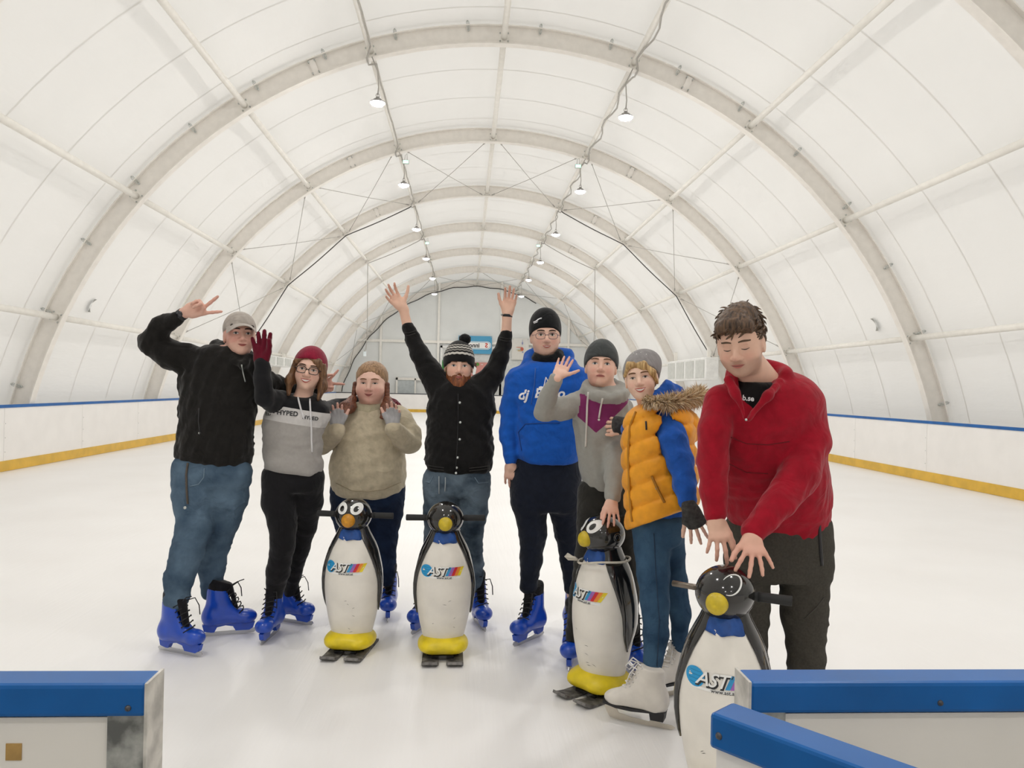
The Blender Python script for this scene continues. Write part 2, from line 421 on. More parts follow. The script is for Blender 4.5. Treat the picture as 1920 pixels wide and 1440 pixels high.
def put_text(parent, name, txt, size, m, cx, cz, y=-.036, shear=0, bold=0, mirror=1, spacing=1.0):
    v, f = text_geo(txt, size, shear, bold, spacing=spacing)
    q = MB(); q.add([(cx+mirror*x, y, cz+z) for x, z, _ in v], f); return q.obj(name, m, parent)
M_INKWHITE = mat('print_white', (0.85, 0.85, 0.83), rough=.5, var=.01)
M_INKBLACK = mat('print_black', (0.02, 0.02, 0.022), rough=.5, var=.01)
M_INKRED = mat('print_red', '#c8402c', rough=.5)
M_INKNAVY = mat('print_navy', '#2b3560', rough=.5)
def deco_blue(o, w, h):
    flat(o, 'print', M_INKWHITE, pill(w*.06, h*.47, w*.84, h*.44), -.026)
    flat(o, 'print', mat('print_sky', '#4aa3c8', rough=.55), pill(w*.06, h*.47, w*.80, h*.38), -.030)
    flat(o, 'print', M_INKWHITE, pill(w*.06, h*.47, w*.77, h*.33), -.034)
    put_text(o, 'lettering', 'inno', h*.34, M_INKBLACK, -w*.03, h*.46, -.040, 0, .01, -1)
    put_text(o, 'lettering', 'S', h*.34, M_INKRED, w*.335, h*.47, -.040, 0, .012, -1)
banner('blue_banner', 'blue banner with white rounded logo panel hung on the gable wall', (860, 629), (922, 664), '#4a9cc4', yG-.30, deco_blue)
def deco_white(o, w, h):
    for j, (c, dx, dz, s) in enumerate((('#8a90b8', .12, .78, .10), ('#d08a70', -.06, .58, .16), ('#c0604e', .1, .5, .2), ('#9fb48c', -.1, .46, .12), ('#7f86b0', .15, .36, .08), ('#d8a060', .0, .42, .14))):
        pts = [(w*(dx+s*math.cos(g)*(1.3 if j % 2 else .5)), h*(dz+s*.28*math.sin(g)*(.4 if j % 2 else 1.6))) for g in [2*math.pi*i/9 for i in range(9)]]
        flat(o, 'print', mat('pastel_%d' % j, c, rough=.6), pts, -.026-.002*j)
    flat(o, 'print', mat('pastel_0', '#8a90b8'), [(w*.09, h*.7), (w*.15, h*.7), (w*.125, h*.95), (w*.115, h*.95)], -.045)
banner('white_poster', 'white poster with a pale coloured drawing on the gable wall', (960, 634), (991, 675), '#d8d6d0', yG-.30, deco_white)
def deco_pink(o, w, h):
    flat(o, 'print', mat('print_green', '#5a8a3a'), [(-w*.16+w*.07*math.cos(g), h*.86+w*.07*math.sin(g)) for g in [i*.5236 for i in range(12)]], -.03)
    put_text(o, 'lettering', 'ee', h*.16, M_INKWHITE, w*.02, h*.86, -.03)
    flat(o, 'print', M_INKWHITE, [(-w*.36, h*.1), (-w*.25, h*.1), (-w*.2, h*.55), (-w*.27, h*.75), (-w*.36, h*.5)], -.03)
    flat(o, 'print', mat('print_brown', '#4a2f28'), [(-w*.30, h*.74), (-w*.2, h*.6), (-w*.2, h*.92), (-w*.3, h*.97)], -.032)
banner('pink_poster', 'pink advertising poster with a figure beside the green panel', (880, 679), (925, 706), '#cf8f86', yG-.30, deco_pink)
banner('green_panel', 'plain green panel hung low on the gable wall', (829, 675), (852, 706), '#2f8a35', yG-.30)

# ------------------------------------------------------------------ rink boards
def boards(name, label, p, q, inn, cap, ph=2.42, off=0.0):
    root = structure(name, label); p = np.array(p, float); q = np.array(q, float); L = np.linalg.norm(q-p); d = (q-p)/L
    inn = np.array(inn, float)          # unit vector pointing onto the ice
    def slab(s0, s1, n0, n1, z0, z1, nm, m):
        v = [p+d*s+inn*n for s in (s0, s1) for n in (n0, n1)]
        b = MB(); b.add([(*v[i][:2], z) for z in (z0, z1) for i in range(4)], [(0, 1, 3, 2), (4, 6, 7, 5), (0, 2, 6, 4), (1, 5, 7, 3), (0, 4, 5, 1), (2, 3, 7, 6)]); return b.obj(nm, m, root)
    s = -off
    while s < L:
        a, b = max(0, s)+.004, min(L, s+ph)-.004
        if b-a > .05:
            slab(a, b, -.03, 0, .0, HB-.045, 'board_panel', M_BOARD)
            slab(a-.004, b+.004, 0, .012, 0.005, .165, 'kick_strip', M_YELLOW)
            for zz in (.3, .52, .74):
                for ss in (a+.03,):
                    c = p+d*ss; bb = MB(); bb.tube([(*(c+inn*-.004)[:2], zz), (*(c+inn*.004)[:2], zz)], .008, 6); bb.obj('bolt', M_ZINC, root)
        s += ph
    slab(0, L, -.05, .012, HB-.047, HB, 'cap_rail', cap)
    return root
boards('wall_left', 'white rink boards with blue cap rail and yellow kick strip behind the skater in black zip hoodie', (XL, YBN), (XL, YBF), (1, 0), M_BLUECAP, off=.9)
boards('wall_right', 'white rink boards with blue cap rail and yellow kick strip behind the skater in red sweater', (XR, YBN), (XR, YBF), (-1, 0), M_BLUECAP, off=.5)
boards('wall_far', 'white rink boards with a dark cap across the far end', (XL, YBF), (XR, YBF), (0, -1), M_DARKCAP)

# near boards with the gate
XG0, XG1 = -0.432, 0.420
def near_board(name, label, xa, xb, post_x, patch):
    o = thing(name, label, 'barrier', ((xa+xb)/2, (YBN+.0285), 0)); ox = (xa+xb)/2; oy = YBN+.0285
    def bx(nm, m, x0, x1, y0, y1, z0, z1, bev=0): q = MB(); q.box(x0-ox, x1-ox, y0-oy, y1-oy, z0, z1, bev=bev); return q.obj(nm, m, o)
    bx('ice_side_panel', M_BOARD, xa, xb, YBN+.045, YBN+.055, 0, HB-.012)
    bx('outer_panel', mat('outer_panel', (0.78, 0.75, 0.70), rough=.5, var=.03, vscale=4), xa if post_x > xa+.1 else xa+.001, xb-.001, YBN+.012, YBN+.02, 0, HB-.05)
    cp = bx('cap_rail', M_BLUECAP, xa, xb, YBN, YBN+.057, HB-.046, HB, .006)
    bx('post', M_GALV, post_x-.026, post_x+.026, YBN+.006, YBN+.05, 0, HB-.01)
    ex = xb if post_x > ox else xa
    bx('end_plate', mat('end_plate', (0.55, 0.53, 0.49), rough=.55, var=.25, vscale=25, metal=.2), ex-.002, ex+.002, YBN-.001, YBN+.058, 0, HB+.001)
    for px_, py_ in ((240, 1328),) if patch else ((1763, 1318),):
        P = on_y(px_, py_, YBN); q = MB(); q.lathe([(0, -.003), (.0035, -.0025), (.0045, 0), (.0045, .002)], 12, (P[0]-ox, YBN-oy, P[2]), axis=(np.array([1, 0, 0]), np.array([0, 0, 1]), np.array([0, 1, 0])))
        q.obj('screw', mat('screw_dark', (.10, .10, .11), rough=.4, metal=.6), o)
    if patch:
        P = on_y(27, 1410, YBN+.012); q = MB(); q.box(P[0]-ox-.011, P[0]-ox+.010, YBN+.0105-oy, YBN+.012-oy, P[2]-.011, P[2]+.012); q.obj('tape_patch', mat('tape', '#b08d52', rough=.7, var=.15, vscale=40), o)
    return o
near_board('rink_board', 'near rink board with blue cap and galvanised end post beside the gateway', -3.4, XG0, XG0-.028, True)
near_board('rink_board', 'near rink board with blue cap behind the open gate', XG1, 3.6, XG1+.03, False)
# open gate, hinged at the right-hand board and swung out towards the entrance
g0 = on_z(1352, 1325, HB); g1 = on_z(1672, 1440, HB); gd = (g1-g0)[:2]/np.linalg.norm((g1-g0)[:2])
ga = math.atan2(gd[1], gd[0])
gate = thing('rink_gate', 'open rink gate with blue cap rail swung outwards', 'gate', (g0[0], g0[1], 0), ga)
def gb(nm, m, x0, x1, y0, y1, z0, z1, bev=0): q = MB(); q.box(x0, x1, y0, y1, z0, z1, bev=bev); return q.obj(nm, m, gate)
gb('gate_panel', M_BOARD, .004, .82, -.016, .016, .04, HB-.045)
gb('cap_rail', M_BLUECAP, 0, .83, -.028, .028, HB-.046, HB, .005)
gb('kick_strip', M_YELLOW, .004, .82, -.019, -.016, .04, .2)
for sx in (.0145, .4, .8):
    q = MB(); q.lathe([(0, -.003), (.0035, -.0025), (.005, 0), (.005, .002)], 12, (sx, -.028, HB-.026), axis=(np.array([1, 0, 0]), np.array([0, 0, 1]), np.array([0, 1, 0]))); q.obj('screw', mat('screw_dark', (.10, .10, .11), rough=.4, metal=.6), gate)

# ------------------------------------------------------------------ hanging lamps along two tubes
M_LAMPBODY = mat('lamp_body', (0.35, 0.34, 0.33), rough=.4, metal=.4)
M_LENS = mat_emit('lamp_lens', (1.0, 0.98, 0.955), LAMP_EMIT)
def lamp_proto():
    h = MB(); h.lathe([(.0, .10), (.03, .10), (.035, .075), (.07, .06), (.085, .03), (.125, .018), (.13, 0), (.0, 0)], 20)
    l = MB(); l.lathe([(.0, -.055), (.05, -.052), (.095, -.035), (.122, -.008), (.122, 0), (0, 0)], 20)
    return h.mesh('housing'), l.mesh('lens')
_h, _l = lamp_proto(); _h.materials.append(M_LAMPBODY); _l.materials.append(M_LENS)
drops = {(-1, 1): (708, 193), (1, 1): (1173, 220), (-1, 2): (757, 347), (1, 2): (1088, 359), (-1, 3): (781, 430), (1, 3): (1042, 440), (-1, 4): (799, 485), (1, 4): (1013, 492), (-1, 5): (811, 522), (1, 5): (991, 525)}
order = {-1: 'behind the arms-up skater', 1: 'on the tube with the wavy cable'}
nth = ['', 'first', 'second', 'third', 'fourth', 'fifth']
for k in range(-4, 7):  # rows behind the camera are unseen, added to brighten the faces
    for i in (-1, 1):
        J = vault(i*DA, R_IN-.02, YF(k)-.1)
        z = J[2]-.82; x = J[0]
        if (i, k) in drops: P = on_y(*drops[(i, k)], J[1]); z = P[2]; x = P[0]
        side = 'on the straight-cabled tube' if i < 0 else 'on the tube with the wavy cable'
        lab = ('round white hanging lamp, %s lit in view, %s' % (nth[k], side)) if 1 <= k <= 5 else ('round hanging lamp by the %s, %s' % ('far gable' if k > 5 else 'unseen near end', 'straight-cabled tube' if i < 0 else 'wavy-cabled tube'))
        o = thing('hanging_lamp', lab, 'lamp', (x, J[1], z), 0, 'hanging lamps under the tent')
        link('housing', _h, o); link('lens', _l, o)
        c = MB(); L = J[2]-z; dx = J[0]-x
        c.tube([(0, 0, .13), (.012, 0, L*.35), (-.01, 0, L*.7), (dx, .0, L)], .011, 6)
        c.tube([(.03*math.cos(g), 0, .125+.035*math.sin(g)) for g in np.linspace(-.6, 3.7, 10)], .005, 5)
        c.obj('cord', M_CABLE, o)
M_EXIT = mat_emit('exit_sign_glow', (0.25, 0.95, 0.6), 1.2)
for k in (2, 4):
    for i, (px, py) in ((-1, {2: (761, 304), 4: (801, 456)}[k]), (1, {2: (1084, 312), 4: (1009, 461)}[k])):
        P = on_y(px, py, YF(k)-.16)
        o = thing('exit_light', 'small green exit light under the %s arch, %s' % (nth[k], 'straight-cabled tube' if i < 0 else 'wavy-cabled tube'), 'exit light', P, 0, 'exit lights on the arches')
        b = MB(); b.box(-.075, .075, -.03, .03, -.045, .045, bev=.006); b.obj('housing', M_ZINC, o)
        b = MB(); b.box(-.062, .062, -.034, -.030, -.034, .034); b.obj('sign_face', M_EXIT, o)
        b = MB(); b.add([(-.035, -.037, -.012), (.0, -.037, -.02), (.035, -.037, .012), (.02, -.037, .02), (.0, -.037, -.004)], [(0, 1, 2, 3, 4)]); b.obj('arrow', mat_emit('exit_arrow', (.9, 1, .95), 1.5), o)
        b = MB(); b.tube([(-.03, 0, .045), (-.02, 0, .16), (.02, 0, .2), (.03, 0, .045)], .006, 5); b.obj('hanger', M_CABLE, o)

# ------------------------------------------------------------------ cables
def cable(label, pts, r, m):
    o = MB(); o.tube(pts, r, 6); ob = o.obj('power_cable', m); tag(ob, label, 'cable', 'power cables under the tent'); return ob
rng = random.Random(5)
for i, wav, lab in ((-1, .015, 'grey power cable tied straight along a roof tube'), (1, .06, 'grey power cable winding loosely along a roof tube')):
    pts = []
    for k in range(-2, 7):
        # tied under the flange of the arch, beside the lamp cord
        for dy in (-.13, 0.0, .13): pts.append(vault(i*DA+i*.09/R_PUR, R_IN-.036, YF(k)+dy))
        for j in range(1, 14):
            u = j/14; off = (.045 if i > 0 else .03)+wav*math.sin(u*math.pi*6+k)*(1 if i > 0 else .5)+rng.uniform(-.006, .006)
            # hangs on the tube: just outside its radius whatever the sideways offset
            rr = R_PUR-math.sqrt(max(.0, .0665**2-min(abs(off), .05)**2))-.006
            pts.append(vault(i*DA+off/R_PUR, rr, YF(k)+BAY*u))
    cable(lab, pts, .016, M_CABLE)
def arch_cable(k, i0, i1, lab, drop=None):
    pts = []; n = 12*abs(i1-i0)
    for j in range(n+1):
        a = i0+(i1-i0)*j/n; pts.append(vault(a*DA+(math.copysign(.09, i0)/R_PUR if j == 0 else 0), R_IN-.040-(.10 if k == 3 else .12)*math.sin(math.pi*abs(a % 1)), YF(k)-.06))
    if drop:
        e = pts[-1]; pts += [e+np.array([0, -.02, -.3]), np.array([e[0]+.03, e[1]-.02, drop+.8]), np.array([e[0], e[1]-.02, drop])]
    return cable(lab, pts, .016, M_BLACKCABLE if k == 3 else M_CABLE)
arch_cable(3, -1, -4, 'dark power cable looped down the third arch from the straight-cabled tube')
arch_cable(3, 1, 4, 'dark power cable looped down the third arch from the wavy-cabled tube')
z1 = on_y(684, 655, YF(4)-.08)[2]
arch_cable(4, -1, -2, 'power cable on the fourth arch dropping to a small hanging box', z1)
arch_cable(4, 1, 2, 'power cable on the fourth arch dropping behind the dark grey beanie', on_y(1121, 660, YF(4)-.08)[2])
P = on_y(684, 663, YF(4)-.08)
o = thing('switch_box', 'small pale switch box hanging on a cable', 'switch box', (P[0], P[1], P[2]-.08))
b = MB(); b.box(-.05, .05, -.04, .04, -.02, .16, bev=.012); b.obj('box', mat('switch_plastic', (.75, .82, .85), rough=.3), o)
b = MB(); b.tube([(0, 0, .16), (0, 0, .23)], .02, 8); b.obj('gland', M_CABLE, o)
pts = [vault(a*DA, R_IN-.05-.06*math.sin(a*5)**2, yG-.25) for a in np.linspace(1.6, -4.6, 60)]
cable('black power cable clipped along the far gable arch', pts, .03, M_BLACKCABLE)

# ------------------------------------------------------------------ heaters / air units hung above the side boards
def air_unit(label, p0, p1, X, flip):
    # X: lateral position near the tent wall; rectangle traced from pixels at that lateral position
    def on_x(px, py):
        r = ray(px, py); return CC+(X/r[0])*r
    A, B = on_x(*p0), on_x(*p1); ya, yb = sorted((A[1], B[1])); zt, zb = max(A[2], B[2]), min(A[2], B[2])
    o = thing('air_unit', label, 'heater', (X, (ya+yb)/2, zb)); L = yb-ya; h = zt-zb
    m = MB(); m.box(-.2, .2, -L/2, L/2, h*.06, h*.94, bev=.03); m.obj('casing', M_WHITEFRAME, o)
    sx = -.2 if flip else .2
    for j in range(4):
        m = MB(); y0 = -L/2+L*(j+.12)/4; m.box(sx-.02, sx+.02, y0, y0+L*.19, h*.16, h*.84); m.obj('grille', mat('grille_grey', (.60, .61, .58), rough=.5), o)
    for s in (-1, 1):
        m = MB(); m.box(-.05, .05, s*L*.42-.04, s*L*.42+.04, h*.9, h*1.35); m.obj('bracket', M_PURLIN, o)
    return o
air_unit('white air heater unit hung beside the arch above the boards by the fur hood', (1262, 676), (1335, 716), 7.35, True)
air_unit('white air heater unit hung beside the arch behind the raised maroon glove', (470, 660), (536, 690), -6.6, False)
# ------------------------------------------------------------------ smooth solid modelling: distance fields -> surface nets
def rotm(yaw=0.0, pitch=0.0, roll=0.0):
    """rows = local x (person's left), y (forward), z (up) axes in world; yaw 0 faces the camera (-Y);
    +yaw turns the face towards +X, +pitch looks up, +roll tips the head towards +X"""
    a, b, c = map(math.radians, (yaw, pitch, roll))
    f = np.array([math.sin(a)*math.cos(b), -math.cos(a)*math.cos(b), math.sin(b)])
    x = np.array([math.cos(a), math.sin(a), 0.0]); z = np.cross(f, x)
    x2 = x*math.cos(c)-z*math.sin(c); z2 = z*math.cos(c)+x*math.sin(c)
    return np.array([x2, f, z2])
def unit(v): v = np.asarray(v, float); return v/(np.linalg.norm(v)+1e-12)
class Cap:
    def __init__(s, a, b, ra, rb=None, k=.012, op=1):
        s.a, s.b = np.array(a, float), np.array(b, float); s.ra = ra; s.rb = ra if rb is None else rb; s.k = k; s.op = op
    def d(s, p):
        ab = s.b-s.a; t = np.clip(((p-s.a)@ab)/(ab@ab+1e-12), 0, 1)
        q = p-s.a-t[:, None]*ab
        return np.sqrt((q*q).sum(1))-(s.ra+(s.rb-s.ra)*t)
    def bb(s): r = max(s.ra, s.rb); return np.minimum(s.a, s.b)-r, np.maximum(s.a, s.b)+r
class ECap:
    "tapered capsule of elliptical section: (w, d) half axes along u and across it"
    def __init__(s, a, b, wa, wb, u, k=.012, op=1):
        s.a, s.b = np.array(a, float), np.array(b, float); s.wa, s.wb = np.array(wa, float), np.array(wb, float); s.k = k; s.op = op
        ab = unit(s.b-s.a); u = np.array(u, float); s.u = unit(u-ab*(u@ab)); s.v = np.cross(ab, s.u); s.t = ab
    def d(s, p):
        ab = s.b-s.a; t = np.clip(((p-s.a)@ab)/(ab@ab+1e-12), 0, 1); q = p-s.a-t[:, None]*ab
        w = s.wa+(s.wb-s.wa)*t[:, None]; m = w.min(1)
        x, y, z = q@s.u, q@s.v, q@s.t
        return (np.sqrt((x/w[:, 0])**2+(y/w[:, 1])**2+(z/m)**2)-1)*m
    def bb(s): r = max(s.wa.max(), s.wb.max()); return np.minimum(s.a, s.b)-r, np.maximum(s.a, s.b)+r
class Ell:
    def __init__(s, c, r, R=None, k=.012, op=1):
        s.c = np.array(c, float); s.r = np.array(r, float)*np.ones(3); s.R = np.eye(3) if R is None else R; s.k = k; s.op = op
    def d(s, p):
        q = (p-s.c)@s.R.T; k0 = np.sqrt(((q/s.r)**2).sum(1)); k1 = np.sqrt(((q/s.r**2)**2).sum(1))+1e-9
        return k0*(k0-1)/k1
    def bb(s): r = s.r.max(); return s.c-r, s.c+r
class Half:
    "half space n.(p-c) < 0, used to cut"
    def __init__(s, c, n, k=.004, op=-1): s.c = np.array(c, float); s.n = unit(n); s.k = k; s.op = op
    def d(s, p): return (p-s.c)@s.n
    def bb(s): return None
class Loft:
    "stack of sections (centre, half width, front depth, back depth) along an axis; u is the width direction"
    def __init__(s, secs, u, k=.02, op=1, n=2.3, rnd=.02, fwd=None):
        s.C = np.array([c for c, *_ in secs], float); s.W = np.array([x[1:4] for x in secs], float); s.k = k; s.op = op; s.n = n; s.rnd = rnd
        s.ax = unit(s.C[-1]-s.C[0]); s.t = (s.C-s.C[0])@s.ax
        u = np.array(u, float); s.u = unit(u-s.ax*(u@s.ax)); v = np.cross(s.u, s.ax)
        if fwd is not None and v@np.array(fwd) < 0: v = -v
        s.v = v
        # smooth resample
        tt = np.linspace(s.t[0], s.t[-1], 60)
        def cub(y):
            m = np.gradient(y, s.t); i = np.clip(np.searchsorted(s.t, tt)-1, 0, len(s.t)-2); h = s.t[i+1]-s.t[i]; x = (tt-s.t[i])/h
            return (2*x**3-3*x**2+1)*y[i]+(x**3-2*x**2+x)*h*m[i]+(-2*x**3+3*x**2)*y[i+1]+(x**3-x**2)*h*m[i+1]
        s.tt = tt; s.CC = np.stack([cub(s.C[:, j]) for j in range(3)], 1); s.WW = np.stack([cub(s.W[:, j]) for j in range(3)], 1)
    def d(s, p):
        t = (p-s.C[0])@s.ax; tc = np.clip(t, s.tt[0], s.tt[-1])
        c = np.stack([np.interp(tc, s.tt, s.CC[:, j]) for j in range(3)], 1); w = np.stack([np.interp(tc, s.tt, s.WW[:, j]) for j in range(3)], 1)
        q = p-c; x = np.abs(q@s.u); y = q@s.v; dep = np.where(y > 0, w[:, 1], w[:, 2])
        e = ((x/w[:, 0])**s.n+(np.abs(y)/dep)**s.n)**(1/s.n)
        d1 = (e-1)*np.minimum(w[:, 0], dep)
        d2 = np.maximum(s.tt[0]-t, t-s.tt[-1])
        r = s.rnd
        return np.minimum(np.maximum(d1+r, d2+r), 0)+np.sqrt(np.maximum(d1+r, 0)**2+np.maximum(d2+r, 0)**2)-r
    def bb(s):
        r = s.WW.max(); return s.CC.min(0)-r, s.CC.max(0)+r
class Grp:
    "primitives placed in a local frame: rows of R are the local axes, o the origin, s the scale"
    def __init__(g, prims, o, R, s=1.0, k=.012, op=1): g.P = prims; g.o = np.array(o, float); g.R = np.array(R, float); g.s = s; g.k = k; g.op = op
    def d(g, p): return sd_eval(g.P, ((p-g.o)@g.R.T)/g.s)*g.s
    def bb(g):
        lo = np.min([q.bb()[0] for q in g.P if q.bb() is not None and q.op > 0], 0); hi = np.max([q.bb()[1] for q in g.P if q.bb() is not None and q.op > 0], 0)
        cs = np.array([[(lo, hi)[i][0], (lo, hi)[j][1], (lo, hi)[k][2]] for i in (0, 1) for j in (0, 1) for k in (0, 1)])*g.s
        w = cs@g.R+g.o; return w.min(0), w.max(0)
def combine(D, d, k, op):
    if op > 0:
        h = np.maximum(k-np.abs(D-d), 0)/k; return np.minimum(D, d)-h*h*k*.25
    d = -d if op == -1 else d          # op -1: subtract, op -2: intersect
    h = np.maximum(k-np.abs(D-d), 0)/k; return np.maximum(D, d)+h*h*k*.25
def sd_eval(P, p):
    D = np.full(len(p), 1e3)
    for q in P: D = combine(D, q.d(p), q.k, q.op)
    return D
class Disp:
    "adds a displacement field to everything before it (folds of cloth, strands)"
    def __init__(s, fn, amp): s.fn = fn; s.amp = amp
def folds(seed, wl=.07, stretch=(1, 1, 1), warp=1.2):
    r = np.random.RandomState(seed); ks = []
    for _ in range(5):
        v = r.normal(size=3)*np.array(stretch); ks.append((unit(v)*2*math.pi/(wl*r.uniform(.7, 1.5)), r.uniform(0, 6.3), r.uniform(.5, 1)))
    w = [(unit(r.normal(size=3))*2*math.pi/(wl*3), r.uniform(0, 6.3)) for _ in range(3)]
    def fn(p):
        o = sum(np.sin(p@k+f) for k, f in w)*warp; r_ = [np.sin(p@k+f+o) for k, f, a in ks]; return sum(a*(y if i % 2 else .7-1.4*np.sqrt(y*y+.04)) for i, (y, (k, f, a)) in enumerate(zip(r_, ks)))/2.2
    return fn
B8 = 8
_OFF = np.stack(np.meshgrid(*[np.arange(B8+1)]*3, indexing='ij'), -1).reshape(-1, 3)
def surface(P, h, disp=None, dmax=0.0):
    "sparse surface nets of the field; returns vertices, quads"
    bbs = [q.bb() for q in P if q.op > 0]
    lo = np.min([b[0] for b in bbs], 0)-3*h-dmax; hi = np.max([b[1] for b in bbs], 0)+3*h+dmax
    bs = B8*h; nb = np.ceil((hi-lo)/bs).astype(int)
    gi = np.stack(np.meshgrid(*[np.arange(n) for n in nb], indexing='ij'), -1).reshape(-1, 3)
    cen = lo+(gi+.5)*bs; rad = bs*math.sqrt(3)/2
    dc = [q.d(cen) for q in P]
    D = np.full(len(cen), 1e3)
    for q, d in zip(P, dc): D = combine(D, d, q.k, q.op)
    keep = np.abs(D) < rad*1.6+dmax+.004
    gi = gi[keep]; dc = [d[keep] for d in dc]; n = len(gi)
    pts = lo+(gi[:, None, :]*B8+_OFF[None])*h            # n, 729, 3
    V = np.full((n, len(_OFF)), 1e3)
    for q, d in zip(P, dc):
        rel = np.nonzero(d < rad*1.7+q.k+dmax)[0] if q.op != -2 else np.arange(n)
        if len(rel) == 0: continue
        dd = q.d(pts[rel].reshape(-1, 3)).reshape(len(rel), -1)
        V[rel] = combine(V[rel], dd, q.k, q.op)
    if disp is not None: V = V-disp(pts.reshape(-1, 3)).reshape(V.shape)
    V = V.reshape(n, 9, 9, 9)
    # cells
    c = np.stack([V[:, i:i+8, j:j+8, k:k+8] for i in (0, 1) for j in (0, 1) for k in (0, 1)], -1)   # n,8,8,8,8
    neg = c < 0; mixed = neg.any(-1) & ~neg.all(-1)
    bi, ci, cj, ck = np.nonzero(mixed); cv = c[bi, ci, cj, ck]
    corner = np.array([(i, j, k) for i in (0, 1) for j in (0, 1) for k in (0, 1)], float)
    E = [(a, b) for a in range(8) for b in range(a+1, 8) if abs(corner[a]-corner[b]).sum() == 1]
    S = np.zeros((len(cv), 3)); N = np.zeros(len(cv))
    for a, b in E:
        x = (cv[:, a] < 0) != (cv[:, b] < 0); va, vb = cv[x, a], cv[x, b]; t = (va/(va-vb))[:, None]
        S[x] += corner[a]+(corner[b]-corner[a])*t; N[x] += 1
    cell = gi[bi]*B8+np.stack([ci, cj, ck], 1)
    verts = lo+(cell+S/N[:, None])*h
    dim = nb*B8+2; key = (cell[:, 0]*dim[1]+cell[:, 1])*dim[2]+cell[:, 2]
    o = np.argsort(key); skey = key[o]
    def find(cl):
        kk = (cl[:, 0]*dim[1]+cl[:, 1])*dim[2]+cl[:, 2]; i = np.clip(np.searchsorted(skey, kk), 0, len(skey)-1); ok = skey[i] == kk; return np.where(ok, o[i], -1)
    quads = []
    for ax in range(3):
        e = np.zeros(3, int); e[ax] = 1; ia = 0; ib = {0: 4, 1: 2, 2: 1}[ax]
        va, vb = cv[:, ia] < 0, cv[:, ib] < 0; x = np.nonzero(va != vb)[0]
        u = np.zeros(3, int); w = np.zeros(3, int); u[(ax+1) % 3] = 1; w[(ax+2) % 3] = 1
        cl = cell[x]; q = np.stack([x, find(cl-u), find(cl-u-w), find(cl-w)], 1); fl = va[x]
        ok = (q >= 0).all(1); q = q[ok]; fl = fl[ok]
        q[~fl] = q[~fl][:, ::-1]; quads.append(q)
    return verts, np.concatenate(quads)
def sdf_mesh(name, P, h, mats, parent, origin, disp=None, dmax=0.0, attrs=None, relax=1):
    v, q = surface(P, h, disp, dmax)
    for _ in range(relax):      # light smoothing
        s = np.zeros_like(v); n = np.zeros(len(v))
        for a, b in ((0, 1), (1, 2), (2, 3), (3, 0)):
            np.add.at(s, q[:, a], v[q[:, b]]); np.add.at(n, q[:, a], 1); np.add.at(s, q[:, b], v[q[:, a]]); np.add.at(n, q[:, b], 1)
        v = v*.5+.5*s/np.maximum(n, 1)[:, None]
    me = bpy.data.meshes.new(name); loc = v-np.array(origin)
    me.vertices.add(len(v)); me.vertices.foreach_set('co', loc.astype(np.float32).ravel())
    me.loops.add(q.size); me.loops.foreach_set('vertex_index', q.astype(np.int32).ravel())
    me.polygons.add(len(q)); me.polygons.foreach_set('loop_start', np.arange(0, q.size, 4, dtype=np.int32))
    me.polygons.foreach_set('use_smooth', np.ones(len(q), bool)); me.update(calc_edges=True)
    for k, fn in (attrs or {}).items():
        a = fn(v)
        if a.ndim == 1: at = me.attributes.new(k, 'FLOAT', 'POINT'); at.data.foreach_set('value', a.astype(np.float32))
        else:
            at = me.attributes.new(k, 'FLOAT_COLOR', 'POINT'); at.data.foreach_set('color', np.concatenate([a, np.ones((len(a), 1))], 1).astype(np.float32).ravel())
    for m in (mats if isinstance(mats, (list, tuple)) else [mats]): me.materials.append(m)
    return link(name, me, parent)
# ------------------------------------------------------------------ penguin skating aids
M_PWHITE = mat('penguin_white', (0.80, 0.765, 0.70), rough=.38, var=.05, vscale=9, bump=.05, bscale=120)
M_PBLACK = mat('penguin_black', (0.012, 0.011, 0.010), rough=.14, coat=.6, var=.2)
M_PBLUE = mat('penguin_scarf', '#174a94', rough=.5, var=.15, vscale=30)
M_PYEL = mat('penguin_feet', '#e2c91c', rough=.4, var=.12, vscale=12)
M_BEAK_O = mat('beak_orange', '#c98a1e', rough=.4, var=.15, vscale=40)
M_BEAK_Y = mat('beak_yellow', '#c9b024', rough=.4, var=.1, vscale=40)
M_EYEW = mat('penguin_eye_white', (0.82, 0.82, 0.80), rough=.3)
M_SKI = mat('ski_grey', (0.055, 0.052, 0.05), rough=.6, var=.6, vscale=25, col2=(0.22, 0.21, 0.20))
M_GRIP = mat('grip_rubber', (0.018, 0.018, 0.018), rough=.75, bump=.2, bscale=200)
M_PIPE = mat('bare_pipe', (0.20, 0.17, 0.14), rough=.3, metal=.8)
M_ROPE = mat('rope', (0.62, 0.58, 0.50), rough=.9, bump=.5, bscale=300)
M_SCUFF = mat('scuff_black', (0.10, 0.09, 0.08), rough=.7)
PROF = [(.085, .108, .100), (.12, .117, .108), (.18, .132, .122), (.26, .147, .136), (.34, .156, .144), (.40, .157, .146), (.46, .152, .141), (.52, .139, .130), (.57, .126, .119), (.61, .109, .105), (.64, .093, .092), (.67, .077, .079), (.70, .064, .068)]
_pz = np.array([p[0] for p in PROF]); _px = np.array([p[1] for p in PROF]); _py = np.array([p[2] for p in PROF])
def prad(z): return np.interp(z, _pz, _px), np.interp(z, _pz, _py)
def bpt(th, z, off=0.0):
    "point on the belly: th = angle from the front (-y), positive to +x"
    a, b = prad(z); return np.array([(a+off)*math.sin(th), -(b+off)*math.cos(th), z])
